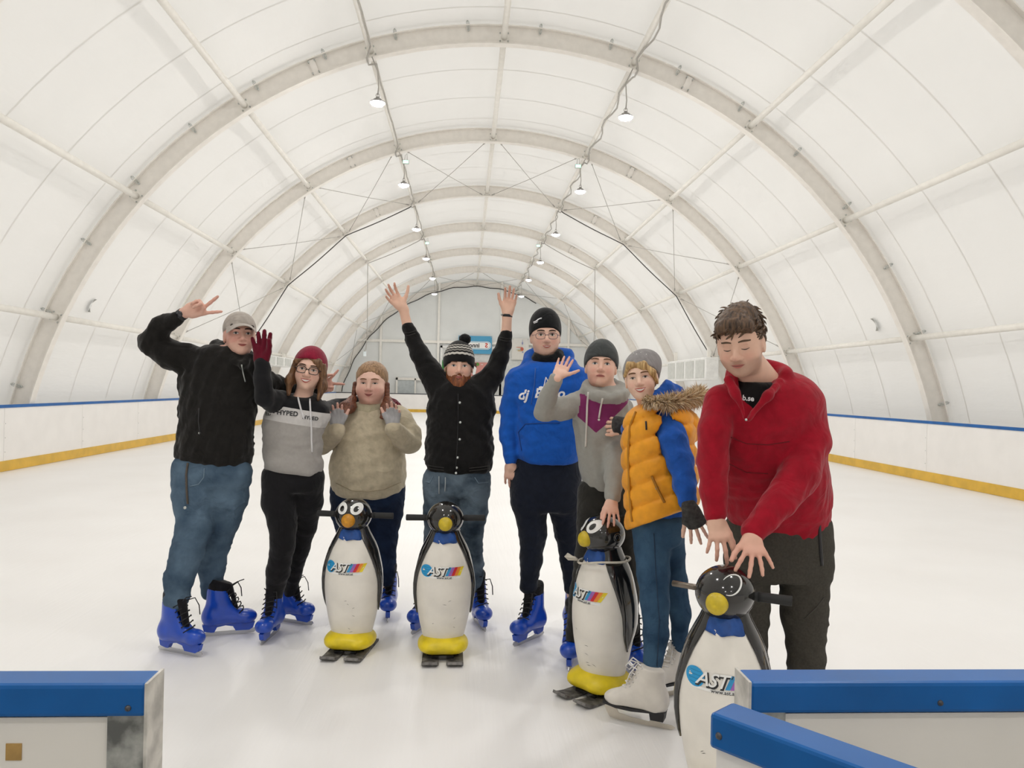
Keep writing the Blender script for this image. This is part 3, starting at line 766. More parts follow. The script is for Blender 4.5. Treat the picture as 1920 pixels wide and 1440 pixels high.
def decal(parent, name, polys, m, off=.0025, z0=0.0):
    q = MB(); g = 1.22 if name.startswith(('logo', 'web')) else 1.0
    for v, f in polys:
        V = []
        for x, z in v:
            x, z = x*g, .487+(z-.487)*g
            a, b = prad(z); V.append((x, -(b+off)*math.sqrt(max(0, 1-(x/(a+off))**2)), z))
        q.add(V, f)
    return q.obj(name, m, parent)
def strip_poly(x0, x1, za, zb, sh, n=4):
    "sheared stripe subdivided along x so that it follows the belly"
    v = []; 
    for i in range(n+1):
        x = x0+(x1-x0)*i/n; v += [(x, za), (x+sh, zb)]
    return v, [(2*i, 2*i+2, 2*i+3, 2*i+1) for i in range(n)]
def disc_poly(cx, cz, rx, rz, n=20, a0=0, a1=2*math.pi):
    v = [(cx, cz)]+[(cx+rx*math.cos(a0+(a1-a0)*i/n), cz+rz*math.sin(a0+(a1-a0)*i/n)) for i in range(n+1)]
    return v, [(0, i, i+1) for i in range(1, n+1)]
def refine(v, f, s):
    return [(x, z) for x, z, *_ in v], f
def penguin(label, loc, rz, scale=1.0, beak='y', eyes=None, handles=(1, 1), rope=False, head_yaw=0.0, seed=0):
    o = thing('penguin_skate_aid', label, 'skate aid', loc, rz, 'penguin skate aids'); o.scale = (scale,)*3
    rng = random.Random(seed)
    n = 48; m = MB()
    zs = np.linspace(.085, .67, 30)
    m.rings([[bpt(2*math.pi*k/n, z) for k in range(n)] for z in zs]); body = m.obj('body', M_PWHITE, o)
    # chest crease plate: two faint facets under the scarf
    # black back with two pointed wings
    def zlow(th):
        a = abs(th); return np.interp(a, [.70, 1.1, 1.45, 1.62, 1.9, 2.4, math.pi], [.66, .50, .30, .225, .27, .30, .30])
    nb_ = 44; ring = []
    ths = np.linspace(.72, 2*math.pi-.72, nb_+1)
    outer, inner = [], []
    for j in range(15):
        ro = []
        for th in ths:
            t = th if th <= math.pi else th-2*math.pi
            zl = zlow(t); z = zl+(.70-zl)*j/14
            e = min(1, min(abs(abs(t)-.72)/.25, 1)); e2 = min(1, (j+.3)/2)
            ro.append(bpt(t, z, .002+.010*e*e2))
        outer.append(ro)
    w = MB(); w.rings(outer, closed=False, caps=False); w.obj('back_shell', M_PBLACK, o)
    # raised wing ridges along the flanks
    for s in (-1, 1):
        r = MB(); pts = [bpt(s*np.interp(z, [.225, .3, .45, .6, .66], [1.62, 1.42, 1.33, 1.2, 1.05]), z, .006) for z in np.linspace(.23, .655, 16)]
        r.tube(pts, [.003+.009*math.sin(math.pi*min(1, i/15*1.02+.05)) for i in range(16)], 8); r.obj('wing', M_PBLACK, o)
    # scarf: a crumpled blue cloth showing at the throat
    s = MB(); rg = []
    for j, (z, k) in enumerate(((.642, 1.0), (.643, 1.04), (.655, 1.06), (.670, 1.07), (.685, 1.05), (.700, .98))):
        row = []
        for i in range(33):
            th = -.78+1.56*i/32; a_, b_ = prad(z); ed = min(1, (0.78-abs(th))/.15)
            wv = (.004*math.sin(th*9+j)+.003*math.sin(th*15+2*j)+.006)*ed
            row.append(((a_*k+wv)*math.sin(th), -(b_*k+wv)*math.cos(th), z-.012*math.cos(th)*(1 if j < 3 else .3)+.004*math.sin(th*8)))
        rg.append(row)
    s.rings(rg, closed=False, caps=False); s.obj('scarf', M_PBLUE, o)
    # head
    hc = np.array([0, -.012, .754])
    h = MB(); rows = []
    for j in range(25):
        ph = math.pi*j/24; z = -math.cos(ph); r = math.sin(ph)
        row = []
        for i in range(40):
            th = 2*math.pi*i/40; k = 1-.10*max(0, -z-.1)
            row.append(hc+np.array([.102*r*math.sin(th)*k, -.108*r*math.cos(th)*k, .098*z]))
        rows.append(row)
    h.rings(rows); head = h.obj('head', M_PBLACK, o); head.rotation_euler = (0, 0, head_yaw)
    nk = MB(); nk.lathe([(.066, .655), (.066, .69), (.078, .715)], 24, caps=False); nk.obj('neck', M_PBLACK, o)
    # beak
    by = hc+np.array([0, -.098, -.012]); bk = MB()
    ax = (np.array([1, 0, 0]), np.array([0, 0, 1]), unit([0, -1, -.12]))
    bk.lathe([(.037, -.03), (.0385, 0), (.037, .012), (.031, .024), (.020, .032), (.008, .036), (.0, .037)], 24, by, axis=ax)
    bk.obj('beak', M_BEAK_O if beak == 'o' else M_BEAK_Y, head)
    # eyes: white ovals with dark pupils lying on the head
    def on_head(x, z, off=.002):
        q = 1-(x/.102)**2-(z/.098)**2; return hc+np.array([x, -(.108)*math.sqrt(max(0.02, q))-off, z])
    if eyes:
        for sx in (-1, 1):
            cx, cz, tl = sx*.040, .050, .12+sx*.1
            def oval(rx, rz, off, m_, nm, par, wear=False):
                nn = 24; rr = []
                for kk in (1.0, .75, .5, .25, .02):
                    row = []
                    for j in range(nn):
                        g = 2*math.pi*j/nn; ex, ez = kk*rx*math.cos(g), kk*rz*math.sin(g)
                        row.append(on_head(cx+ex*math.cos(tl)+ez*math.sin(tl), cz-ex*math.sin(tl)+ez*math.cos(tl), off))
                    rr.append(row)
                q = MB(); q.rings(rr, caps=False); return q.obj(nm, m_, par)
            if eyes == 'full':
                e = oval(.031, .030, .004, M_EYEW, 'eye', head); oval(.013, .015, .006, M_PBLACK, 'pupil', e)
            elif eyes == 'ring' and sx == 1:
                pts = [on_head(cx-.0+.029*math.cos(g), cz+.030*math.sin(g), .003) for g in np.linspace(-1.9, 2.6, 22)]
                q = MB(); q.tube(pts, [.0012+.0022*math.sin(math.pi*i/21) for i in range(22)], 6); q.obj('eye_outline', M_EYEW, head)
    # handles
    for sx, on in zip((-1, 1), handles):
        base = hc+np.array([sx*.090, .012, .002]); d = unit([sx, .16, -.02])
        if on == 0:
            q = MB(); q.lathe([(.02, -.01), (.022, .012), (.012, .013), (.012, -.01)], 14, base, axis=(np.array([0, 1, 0]), np.array([0, 0, 1]), d)); q.obj('handle_socket', M_PBLACK, head); continue
        if on == 2:
            q = MB(); q.tube([base, base+d*.11], .011, 12); q.obj('handle', M_PIPE, head); continue
        q = MB(); q.tube([base-d*.01, base+d*.022], [.008, .018], 12); q.tube([base+d*.02, base+d*.035, base+d*.125, base+d*.13], [.018, .0165, .0175, .0165], 14)
        q.obj('handle', M_GRIP, head)
    # feet (two lobes joined)
    P = [Ell((-.058, -.035, .070), (.082, .125, .048), k=.02), Ell((.058, -.035, .070), (.082, .125, .048), k=.05), Ell((0, -.05, .080), (.110, .098, .040), k=.03), Ell((0, .02, .068), (.128, .12, .044), k=.03), Half((0, 0, .032), (0, 0, -1), .012)]
    P[-1].op = -1; P[-1] = Half((0, 0, .030), (0, 0, 1), .012)
    f = sdf_mesh('feet', P, .012, M_PYEL, o, (0, 0, 0))
    # skis
    for sx in (-1, 1):
        q = MB(); rg = []
        for y, z in ((.165, .0), (.1, 0), (-.06, 0), (-.15, .0), (-.19, .004), (-.215, .011), (-.228, .020)):
            hw = .045 if y > -.2 else .04
            rg.append([(sx*.066-hw, y, z), (sx*.066+hw, y, z), (sx*.066+hw, y+(.004 if y < -.18 else 0), z+.012), (sx*.066-hw, y+(.004 if y < -.18 else 0), z+.012)])
        q.rings(rg, smooth=False); q.obj('ski', M_SKI, o)
        b = MB(); b.box(sx*.066-.02, sx*.066+.02, -.06, .09, .012, .034); b.obj('mount', M_PBLACK, o)
    b = MB(); b.box(-.06, .06, -.12, -.10, .014, .030); b.obj('cross_bar', M_PBLACK, o)
    # printed logo on the belly
    lg = MB(); zc, k = .487, 1.0
    sheet = decal(o, 'logo_print', [strip_poly(-.090, .070, zc-.030, zc-.022, .0, 8)], M_EYEW, .0012)
    decal(sheet, 'logo_disc', [disc_poly(-.078, zc, .026, .026, 24)], mat('logo_cyan', '#1d96cf', rough=.4), .0016)
    for j in range(4): decal(sheet, 'logo_line', [strip_poly(-.098+abs(j-1.5)*.004, -.062, zc-.016+j*.010, zc-.0148+j*.010, 0, 2)], mat('logo_teal', '#0f6f9c'), .0019)
    v, fc = text_geo('AST', .052, .35, .0022, spacing=.92)
    tv = [(x-.034, z+zc) for x, z, _ in v]
    decal(sheet, 'logo_shadow', [([(x+.0030, z-.0032) for x, z in tv], fc)], M_INKBLACK, .0021)
    v2, f2 = text_geo('AST', .052, .35, .0005, spacing=.92)
    decal(sheet, 'logo_letters', [([(x-.034, z+zc) for x, z, _ in v2], f2)], M_EYEW, .0028)
    for j, c in enumerate(('#2f8fc4', '#9a5fae', '#c8202f', '#e8892b', '#e8d02a')):
        decal(sheet, 'logo_stripe', [strip_poly(.004+j*.0135, .004+(j+1)*.0135-.0006, zc-.018, zc+.018, .016, 1)], mat('logo_stripe_%d' % j, c, rough=.4), .0019)
    v, fc = text_geo('www.ast.at', .015, .0, 0.0002)
    decal(sheet, 'web_address', [([(x+.0, z+zc-.026) for x, z, _ in v], fc)], M_INKBLACK, .0021)
    for j in range(rng.randint(5, 9)):
        x = rng.uniform(-.07, .08); z = rng.uniform(.13, .33); l = rng.uniform(.006, .014); t = rng.uniform(-.6, .6)
        decal(body, 'scuff', [([(x-l*math.cos(t), z-l*math.sin(t)), (x, z-.0012+.001), (x+l*math.cos(t), z+l*math.sin(t)), (x, z+.0022)], [(0, 1, 2, 3)])], M_SCUFF, .0012)
    if rope:
        q = MB(); pts = []
        for i in range(33):
            th = 2*math.pi*i/32; pts.append((.128*math.sin(th), -.118*math.cos(th)-.004, .632+.018*math.sin(th)+.004*math.sin(3*th)))
        q.tube(pts, .0055, 6)
        e = np.array([-.085, -.10, .632])
        q.tube([e, e+np.array([-.02, -.02, .012]), e+np.array([-.045, -.02, .02]), e+np.array([-.055, -.025, .008]), e+np.array([-.03, -.03, 0]), e], .0065, 6)
        q.tube([e, e+np.array([.01, -.03, .015]), e+np.array([-.04, -.04, .012])], .006, 6)
        q.obj('rope', M_ROPE, o)
    return o
def pen_at(px, py, Y): p = on_z(px, py, .0); return p
p = on_z(648, 1243); penguin('penguin skate aid with orange beak and white oval eyes before the beige sweater', (p[0], p[1]+.21, 0), math.radians(-9), .975, 'o', 'full', (1, 1), seed=1)
p = on_z(828, 1252); penguin('penguin skate aid with yellow beak and no eyes before the bearded skater', (p[0], p[1]+.21, 0), math.radians(1), .975, 'y', None, (1, 1), seed=2)
a = on_z(1046, 1306); b = on_z(1097, 1329); c = (a+b)/2; d = b-a; th = math.atan2(d[1], d[0])
penguin('penguin skate aid with rope round its neck and no handles', (c[0]-.21*math.sin(th), c[1]+.21*math.cos(th), 0), th, 1.0, 'y', 'full', (0, 0), rope=True, head_yaw=math.radians(-14), seed=3)
p = on_y(1362, 1270, 2.62)
penguin('penguin skate aid with worn eye ring behind the gate post', (p[0], p[1]+.02, 0), math.radians(-20), .995, 'y', 'ring', (2, 1), head_yaw=math.radians(-14), seed=4)
# ------------------------------------------------------------------ people: materials and builders
def skin_mat():
    M = NT('skin'); M.setv(Roughness=.48); M.b.inputs['Specular IOR Level'].default_value = .35
    at = M.node('ShaderNodeAttribute', attribute_name='col'); tc = M.node('ShaderNodeTexCoord')
    nz = M.node('ShaderNodeTexNoise'); nz.inputs['Scale'].default_value = 45; M.link(tc.outputs['Object'], nz.inputs['Vector'])
    mr = M.node('ShaderNodeMapRange'); mr.inputs[3].default_value = .93; mr.inputs[4].default_value = 1.06; M.link(nz.outputs['Fac'], mr.inputs[0])
    mx = M.node('ShaderNodeMix', data_type='RGBA', blend_type='MULTIPLY'); mx.inputs[0].default_value = 1
    M.link(at.outputs['Color'], mx.inputs[6]); M.link(mr.outputs[0], mx.inputs[7]); M.link(mx.outputs[2], M.b.inputs['Base Color'])
    return M.m
M_SKIN = skin_mat()
def cloth(name, col, wrinkle=.22, var=.10, vscale=30.0, bump=.35, bscale=350.0, sheen=.15, rough=.92, **kw): return mat(name, col, rough=rough, var=var, vscale=vscale, bump=bump, bscale=bscale, bdist=.0015, sheen=sheen, spec=.2, wrinkle=wrinkle, **kw)
def denim(name, col, col2): return mat(name, col, rough=.88, var=.12, vscale=7, bump=.4, bscale=220, bdist=.002, spec=.2, col2=col2, detail=6, wrinkle=.3)
def knit(name, col, stretch=(1, 1, .12), bscale=260.0, bump=.6): return mat(name, col, rough=.95, var=.12, vscale=60, bump=bump, bscale=bscale, bdist=.003, stretch=stretch, sheen=.2, spec=.15)
def hairm(name, col, col2): return mat(name, col, rough=.5, var=.3, vscale=70, col2=col2, bump=.5, bscale=160, bdist=.003, stretch=(1.6, 1.6, .16))
M_EYEBALL = mat('eye_white', (0.72, 0.68, 0.65), rough=.25, var=.02)
M_LID = mat('lash_line', (0.035, 0.022, 0.018), rough=.6)
M_TEETH = mat('teeth', (0.78, 0.74, 0.68), rough=.25)
M_STEEL = mat('blade_steel', (0.55, 0.55, 0.55), rough=.25, metal=.9)
M_BLUESHELL = mat('skate_blue', '#1246b4', rough=.3, var=.1, vscale=14, coat=.3)
M_LINER = cloth('skate_liner', '#17161a')
M_LACE = mat('lace_black', (0.012, 0.012, 0.013), rough=.8)
M_LACEW = mat('lace_white', (0.75, 0.73, 0.70), rough=.8)
M_BLACKRUB = mat('black_rubber', (0.02, 0.02, 0.022), rough=.6)
def VW(right, up, toward): return np.array([right, -toward, up], float)

# ---- head in its own frame: x person's left, y forward, z up, eyes at z = 0
def head_prims(jaw=1.0, cheek=1.0, nose=1.0, ears=True, fat=0.0, chin=1.0):
    P = [Ell((0, -.018, .030), (.077, .097, .083), k=.01),
         Ell((0, .020, -.008), (.067*jaw+.3*fat, .071, .088), k=.03),
         Ell((0, .026, -.060), (.055*jaw+fat, .058, .050+.3*fat), k=.03),
         Ell((0, .062, -.090), (.024*chin, .024, .020), k=.025)]
    for s in (-1, 1):
        P += [Ell((s*.038, .050, -.034), (.027*cheek+fat*.6, .029*cheek, .030*cheek), k=.02)]
    P += [Cap((-.034, .080, .021), (.034, .080, .021), .011, k=.016)]
    for s in (-1, 1): P += [Ell((s*.032, .102, .000), (.019, .020, .012), k=.014, op=-1)]
    P += [Cap((0, .086, .008), (0, .109, -.030), .0072, .0115*nose, k=.010)]
    for s in (-1, 1): P += [Ell((s*.0130*nose, .098, -.035), (.009*nose, .010, .008*nose), k=.008)]
    P += [Ell((0, .083, -.062), (.025, .014, .012), k=.010)]
    if ears:
        for s in (-1, 1): P += [Ell((s*.079, -.006, -.012), (.008, .020, .031), rotm(0, 0, 0)@np.eye(3) if False else None, k=.008), Ell((s*.087, .0, -.010), (.006, .010, .018), k=.006, op=-1)]
    return P
def trace(f, o, d, t0, t1, n=60):
    "sphere trace many rays against the field f"
    t = np.full(len(o), t0, float)
    for _ in range(n):
        v = f(o+d*t[:, None]); t = np.clip(t+v*.8, t0, t1+.01)
    return t
# ---- hands: x towards the thumb, y along the fingers, z out of the palm
def hand_prims(curl=(.1, .1, .12, .15), spread=(8, 2, -4, -11), thumb=(48, .1), infl=0.0, cut=1.0, thumbcut=1.0, stub=.012):
    P = [ECap((0, .020, 0), (.0, .078, 0), (.027+infl, .0135+infl), (.0385+infl, .0125+infl), (1, 0, 0), k=.012),
         Cap((0, -stub, 0), (0, .02, 0), .0235+infl, .023+infl, k=.02),
         Ell((.022, .034, .007), (.016+infl, .028+infl, .013+infl), k=.012), Ell((-.020, .034, .005), (.014+infl, .028+infl, .012+infl), k=.012)]
    bx = (.0295, .0100, -.0098, -.0285); by = (.083, .088, .084, .074); L = (.072, .080, .073, .058); R = (.0086, .0088, .0083, .0074)
    for i in range(4):
        a = math.radians(spread[i]); d0 = np.array([math.sin(a), math.cos(a), 0]); z = np.array([0, 0, 1.0]); p = np.array([bx[i], by[i]-.012, 0]); ang = 0; c = curl[i]
        segs = ((.012+L[i]*.44, 78*c), (L[i]*.30, 98*c), (L[i]*.26, 62*c)); done = 0; tot = sum(s[0] for s in segs)*cut
        for j, (l, da) in enumerate(segs):
            ang += math.radians(da); q = d0*math.cos(ang)+z*math.sin(ang); l2 = min(l, tot-done)
            if l2 <= .001: break
            r0 = R[i]*(1-.07*j)+infl; P.append(Cap(p, p+q*l2, r0, r0-.0006, k=.005 if j else .008)); p = p+q*l2; done += l2
    a = math.radians(thumb[0]); c = thumb[1]; p = np.array([.020, .024, .004]); ang = a; seg = ((.042, 0, .0125), (.032, 1, .0102), (.027, 1, .0092)); done = 0; tot = .101*thumbcut
    for j, (l, b, r) in enumerate(seg):
        ang -= math.radians(55*c*b); q = unit([math.sin(ang), math.cos(ang), .12+.35*c*(j > 0)]); l2 = min(l, tot-done)
        if l2 <= .001: break
        P.append(Cap(p, p+q*l2, r+infl, r-.0008+infl, k=.010 if j == 0 else .005)); p = p+q*l2; done += l2
    return P
def ring_caps(c, u, v, rx, ry, r, a0=0, a1=360, n=14, tilt=None, k=.015, rfn=None):
    P = []; pts = []
    for i in range(n+1):
        g = math.radians(a0+(a1-a0)*i/n); p = np.array(c)+np.array(u)*rx*math.sin(g)+np.array(v)*ry*math.cos(g)
        if tilt is not None: p = p+np.array(tilt)*math.cos(g)
        pts.append((p, r if rfn is None else rfn(i/n)))
    for (p, ra), (q, rb) in zip(pts[:-1], pts[1:]): P.append(Cap(p, q, ra, rb, k=k))
    return P
SPRED = (.60, .34, .27)
def rgb(c): return np.array([((x/255+.055)/1.055)**2.4 for x in c])
class Person:
    def __init__(s, label, base, Y, skin=(214, 172, 152), blush=(208, 138, 124)):
        s.Y = Y; s.m = px_m(Y); b = on_y(base, 720, Y); s.o = np.array([b[0], Y, 0.0]); s.skin = rgb(skin); s.blush = rgb(blush)
        s.root = thing('person', label, 'person', s.o); s.B = []; s.paint = []
    def P(s, px, py, dy=0.0): return on_y(px, py, s.Y+dy)
    def mesh(s, name, P, h, m, parent=None, disp=None, dmax=0.0, attrs=None, relax=1):
        return sdf_mesh(name, P, h, m, parent or s.root, s.o, disp, dmax, attrs, relax)
    def chain(s, pts, k=.015, scale=1.0):
        W = [(s.P(a, b, c), w*s.m*scale) for a, b, c, w in pts]
        return [Cap(p, q, ra, rb, k=k) for (p, ra), (q, rb) in zip(W[:-1], W[1:])]
    def loft(s, rows, n=2.3, k=.03, shrink=1.0, rnd=.02):
        secs = [(s.P((xl+xr)/2, py, dy), (xr-xl)/2*s.m*shrink, f*shrink, b*shrink) for py, xl, xr, f, b, dy in rows]
        return Loft(secs, (1, 0, 0), n=n, k=k, rnd=rnd, fwd=(0, -1, 0))
    def head(s, eye, chin, yaw=0, pitch=0, roll=0, dy=-.09, scale=1.0, **kw):
        s.R = rotm(yaw, pitch, roll); e = s.P(*eye, dy); c = s.P(*chin, dy)
        s.hs = scale*np.linalg.norm((c-e))/.113/max(.5, math.cos(math.radians(pitch)))
        s.ho = e-.085*s.hs*s.R[1]; s.HP = head_prims(**kw); s.B.append(Grp(s.HP, s.ho, s.R, s.hs, k=.02))
        nb = s.ho+s.hs*(np.array([0, -.020, -.06])@s.R); s.neck = nb
        def face_paint(v, col):
            q = ((v-s.ho)@s.R)/s.hs if False else ((v-s.ho)@s.R.T)/s.hs
            for sx in (-1, 1):
                w = np.exp(-(((q[:, 0]-sx*.040)/.020)**2+((q[:, 2]+.034)/.020)**2))*(q[:, 1] > .03); col[:] = col*(1-.45*w[:, None])+s.blush*.45*w[:, None]
            w = np.exp(-((q[:, 0]/.013)**2+((q[:, 2]+.032)/.012)**2))*(q[:, 1] > .07); col[:] = col*(1-.35*w[:, None])+s.blush*.35*w[:, None]
        s.paint.append(face_paint)
    def L(s, x, y, z): return s.ho+s.hs*(np.array([x, y, z])@s.R)          # head-local to world
    def hgrp(s, prims, k=.01): return Grp(prims, s.ho, s.R, s.hs, k=k)
    def neckto(s, px, py, dy, r=.055, r2=.062): s.B.append(Cap(s.neck, s.P(px, py, dy), r*s.hs, r2*s.hs, k=.03))
    def stubble(s, col, amt=.5, full=True):
        c = np.array(lin(col))
        def f(v, colr):
            q = ((v-s.ho)@s.R.T)/s.hs
            m = np.clip((-.036-q[:, 2]-.25*np.maximum(0, np.abs(q[:, 0])-.03)*0)/.014, 0, 1)*np.clip((q[:, 1]+.01)/.02, 0, 1)*np.clip((q[:, 2]+.125)/.01, 0, 1)
            chk = np.exp(-(((np.abs(q[:, 0])-.03)/.018)**2+((q[:, 2]+.040)/.016)**2)); m = m*(1-.8*chk)
            if not full: m = m*np.clip(1-np.abs(np.abs(q[:, 0])-.0)/.034, 0, 1)**.5*(np.abs(q[:, 0]) < .034)
            colr[:] = colr*(1-amt*m[:, None])+c*amt*m[:, None]
        s.paint.append(f)
    def hand(s, side, w, d, nrm, scale=1.0, glove=None, dy=0.0, **kw):
        "w wrist pixel (px, py, dy); d finger direction and nrm palm normal as (right, up, towards camera)"
        o = s.P(*w); y = unit(VW(*d)); z = VW(*nrm); z = unit(z-y*(z@y)); x = np.cross(y, z)*(1 if side == 'R' else -1)
        R = np.array([x, y, z]); s.B.append(Grp(hand_prims(**kw), o, R, scale, k=.012))
        def pink(v, col):
            q = ((v-o)@R.T)/scale; w_ = np.clip((q[:, 1]-.05)/.08, 0, 1)*(np.abs(q).max(1) < .2); col[:] = col*(1-.35*w_[:, None])+s.blush*.35*w_[:, None]
        s.paint.append(pink)
        return o, R, scale, kw
    def glove(s, H, m, name='glove', infl=.0035, cut=1.0, thumbcut=1.0, cuff=0.0):
        o, R, sc, kw = H; kw = dict(kw); kw.update(infl=infl, cut=cut, thumbcut=thumbcut); P = hand_prims(**kw)
        if cuff: P.append(Cap((0, -.01-cuff, 0), (0, 0, 0), .032, .029, k=.02))
        return s.mesh(name, [Grp(P, o, R, sc)], .0045, m)
    def body(s, h=.0045):
        def colr(v):
            c = np.tile(s.skin, (len(v), 1))
            for f in s.paint: f(v, c)
            return c
        return s.mesh('body', s.B, h, M_SKIN, attrs={'col': colr})
    def leg(s, pts, foot=None, scale=.66):
        s.B += s.chain(pts, scale=scale)
        if foot is not None:
            p = s.P(*pts[-1][:3]); a = foot[0]; s.B += [Cap(p, a+np.array([0, 0, .1]), .035, .03), Cap(a+np.array([0, 0, .1]), a+foot[1]*.12+np.array([0, 0, .1]), .032, .026)]
    # ---- face details laid on the modelled face
    def on_face(s, pts, off=.0012):
        p = np.array([(x, .16, z) for x, z in pts]); d = np.tile(np.array([0, -1.0, 0]), (len(p), 1)); t = trace(lambda q: sd_eval(s.HP, q), p, d, 0, .2)
        q = p+d*t[:, None]; q[:, 1] += off; return s.ho+s.hs*(q@s.R)-s.o
    def patch(s, name, pts, m, off=.0012, par=None, faces=None):
        q = MB(); V = s.on_face(pts, off)
        if faces is None:
            c = np.mean(np.array(pts), 0); V = np.concatenate([s.on_face([tuple(c)], off), V]); n = len(pts); faces = [(0, 1+i, 1+(i+1) % n) for i in range(n)]
        q.add(V, faces, 0, True); return q.obj(name, m, par or s.root)
    def band(s, name, mid, half, m, off=.0015, par=None):
        "strip along a polyline of (x, z) with half heights"
        v = []
        for (x, z), hh in zip(mid, half): v += [(x, z-hh), (x, z+hh)]
        return s.patch(name, v, m, off, par, [(2*i, 2*i+2, 2*i+3, 2*i+1) for i in range(len(mid)-1)])
    def face(s, brow='#4a3526', iris='#3d4a52', lips='#a8584f', smile=0.0, teeth=False, open_=.5, closed=False, bw=.0032, mouthw=.024, squint=1.0, lidlow=0.0):
        mb = mat('brow_'+brow, brow, rough=.8); ml = mat('lips_'+lips, lips, rough=.45, var=.05); mi = mat('iris_'+iris, iris, rough=.2)
        for sx in (-1, 1):
            cx = sx*.0315
            if closed:
                s.band('eyelid', [(cx-.014+.028*i/8, -.004-.004*math.sin(math.pi*i/8)) for i in range(9)], [.0007+.0009*math.sin(math.pi*i/8) for i in range(9)], M_LID, .0012)
            else:
                a, b = .0145, .0058*squint
                pts = [(cx+a*math.cos(g), .000+b*math.sin(g)*(1.15 if math.sin(g) > 0 else .8)) for g in np.linspace(0, 2*math.pi, 17)[:-1]]
                e = s.patch('eye', pts, M_EYEBALL, .0010)
                s.patch('iris', [(cx+.0056*math.cos(g), .0006+min(.0056, b*1.05)*math.sin(g)) for g in np.linspace(0, 2*math.pi, 13)[:-1]], mi, .0018, e)
                s.patch('pupil', [(cx+.0026*math.cos(g), .0006+.0026*math.sin(g)) for g in np.linspace(0, 2*math.pi, 9)[:-1]], M_INKBLACK, .0023, e)
                s.band('eyelid', [(cx-.0155+.031*i/8, b*1.15*math.sin(math.pi*i/8)) for i in range(9)], [.0006+.0010*math.sin(math.pi*i/8) for i in range(9)], M_LID, .0022)
            s.band('eyebrow', [(sx*(.012+.040*i/7), .0195+.0055*math.sin(math.pi*(i+1.2)/9.5)) for i in range(8)], [bw*(.6+.7*math.sin(math.pi*(i+.8)/8.6)) for i in range(8)], mb, .0016)
        W = mouthw; zc = -.0625
        cor = lambda u: zc+smile*.010*(u*u)          # mouth line rises at the corners in a smile
        n = 10; U = [-1+2*i/n for i in range(n+1)]
        g = .0045*open_ if teeth else .0009
        if teeth:
            s.band('teeth', [(u*W*.93, cor(u)) for u in U], [g*(1-u*u)+.0004 for u in U], M_TEETH, .0012)
        else:
            s.band('mouth_line', [(u*W, cor(u)) for u in U], [.0008*(1-u*u)+.0003 for u in U], mat('mouth_dark', (0.09, 0.025, 0.022), rough=.6), .0026)
        s.band('upper_lip', [(u*W, cor(u)+g*(1-u*u)+.0022*(1-u*u)) for u in U], [.0024*(1-u*u)**.7*(1-.25*math.exp(-(u/.15)**2))+.0002 for u in U], ml, .0018)
        s.band('lower_lip', [(u*W*.9, cor(u)-g*(1-u*u)-.0036*(1-u*u)) for u in U], [.0034*(1-u*u)**.7+.0002 for u in U], ml, .0020)
    def glasses(s, m, w=.028, hgt=.020, r=.0014, z=-.004, round_=2.6, lens=True):
        gl = MB(); ys = .100
        for sx in (-1, 1):
            cx = sx*.0335; pts = []
            for g in np.linspace(0, 2*math.pi, 25):
                cg, sg = math.cos(g), math.sin(g); x = w*math.copysign(abs(cg)**(2/round_), cg); zz = hgt*math.copysign(abs(sg)**(2/round_), sg)
                pts.append(s.L(cx+x, ys-.012*((cx+x)/.06)**2, z+zz)-s.o)
            gl.tube(pts, r*s.hs, 6, caps=False)
            gl.tube([s.L(sx*(.0335+w), ys-.014, z+.006)-s.o, s.L(sx*.074, .07, z+.006)-s.o, s.L(sx*.082, -.005, z+.006)-s.o], r*.9*s.hs, 6)
        gl.tube([s.L(-.008, ys+.001, z+.004)-s.o, s.L(0, ys+.004, z+.006)-s.o, s.L(.008, ys+.001, z+.004)-s.o], r*s.hs, 6)
        o = gl.obj('glasses', m, s.root)
        return o
    def beanie(s, m, z0=.030, slope=.25, top=.105, side=.090, back=.112, cuff=None, name='beanie', peak=0.0, attrs=None, disp=None, extra=None, h=.005, yoff=-.014):
        P = [Ell((0, yoff, .025), (side, back, top), k=.02)]
        if peak: P.append(Ell((0, -.03, .075), (side*.72, back*.72, .05+peak), k=.05))
        if extra: P += extra
        P.append(Half((0, .09, z0), (0, -slope, 1), .006))
        if cuff:
            P2 = [Ell((0, yoff, .025), (side+.005, back+.005, top+.004)), Half((0, .09, z0-.002), (0, -slope, 1), .005), Half((0, .09, z0+cuff), (0, slope, -1), .006)]
            P = [Grp(P, (0, 0, 0), np.eye(3)), Grp(P2, (0, 0, 0), np.eye(3), k=.004)]
        return s.mesh(name, [s.hgrp(P)], h, m, attrs=attrs, disp=disp, dmax=.008 if disp else 0)
    def tufts(s, name, m, n, seed, region, c=(0, -.020, .032), r=(.080, .100, .086), L=(.03, .055), w=.0055, flow=None, lift=.35, jit=.3, par=None):
        "short locks rooted on the scalp; flow(q) gives the combing direction in the head frame"
        rg = np.random.RandomState(seed); q = MB(); k = 0; tries = 0
        while k < n and tries < n*40:
            tries += 1; d = unit(rg.normal(size=3)); root = np.array(c)+np.array(r)*d
            if not region(root): continue
            nrm = unit(d/np.array(r)); f = np.array(flow(root)); t = unit(f-nrm*(f@nrm)+rg.normal(size=3)*jit); l = rg.uniform(*L); pts = []
            for j in range(5):
                u = j/4; pts.append(s.L(*(root+t*l*u+nrm*(lift*l*math.sin(u*2.0)-.25*l*u*u)))-s.o)
            ww = w*rg.uniform(.7, 1.2)*s.hs; q.tube(pts, [ww*.8, ww, ww*.85, ww*.55, ww*.1], 5, caps=False); k += 1
        return q.obj(name, m, par or s.root)
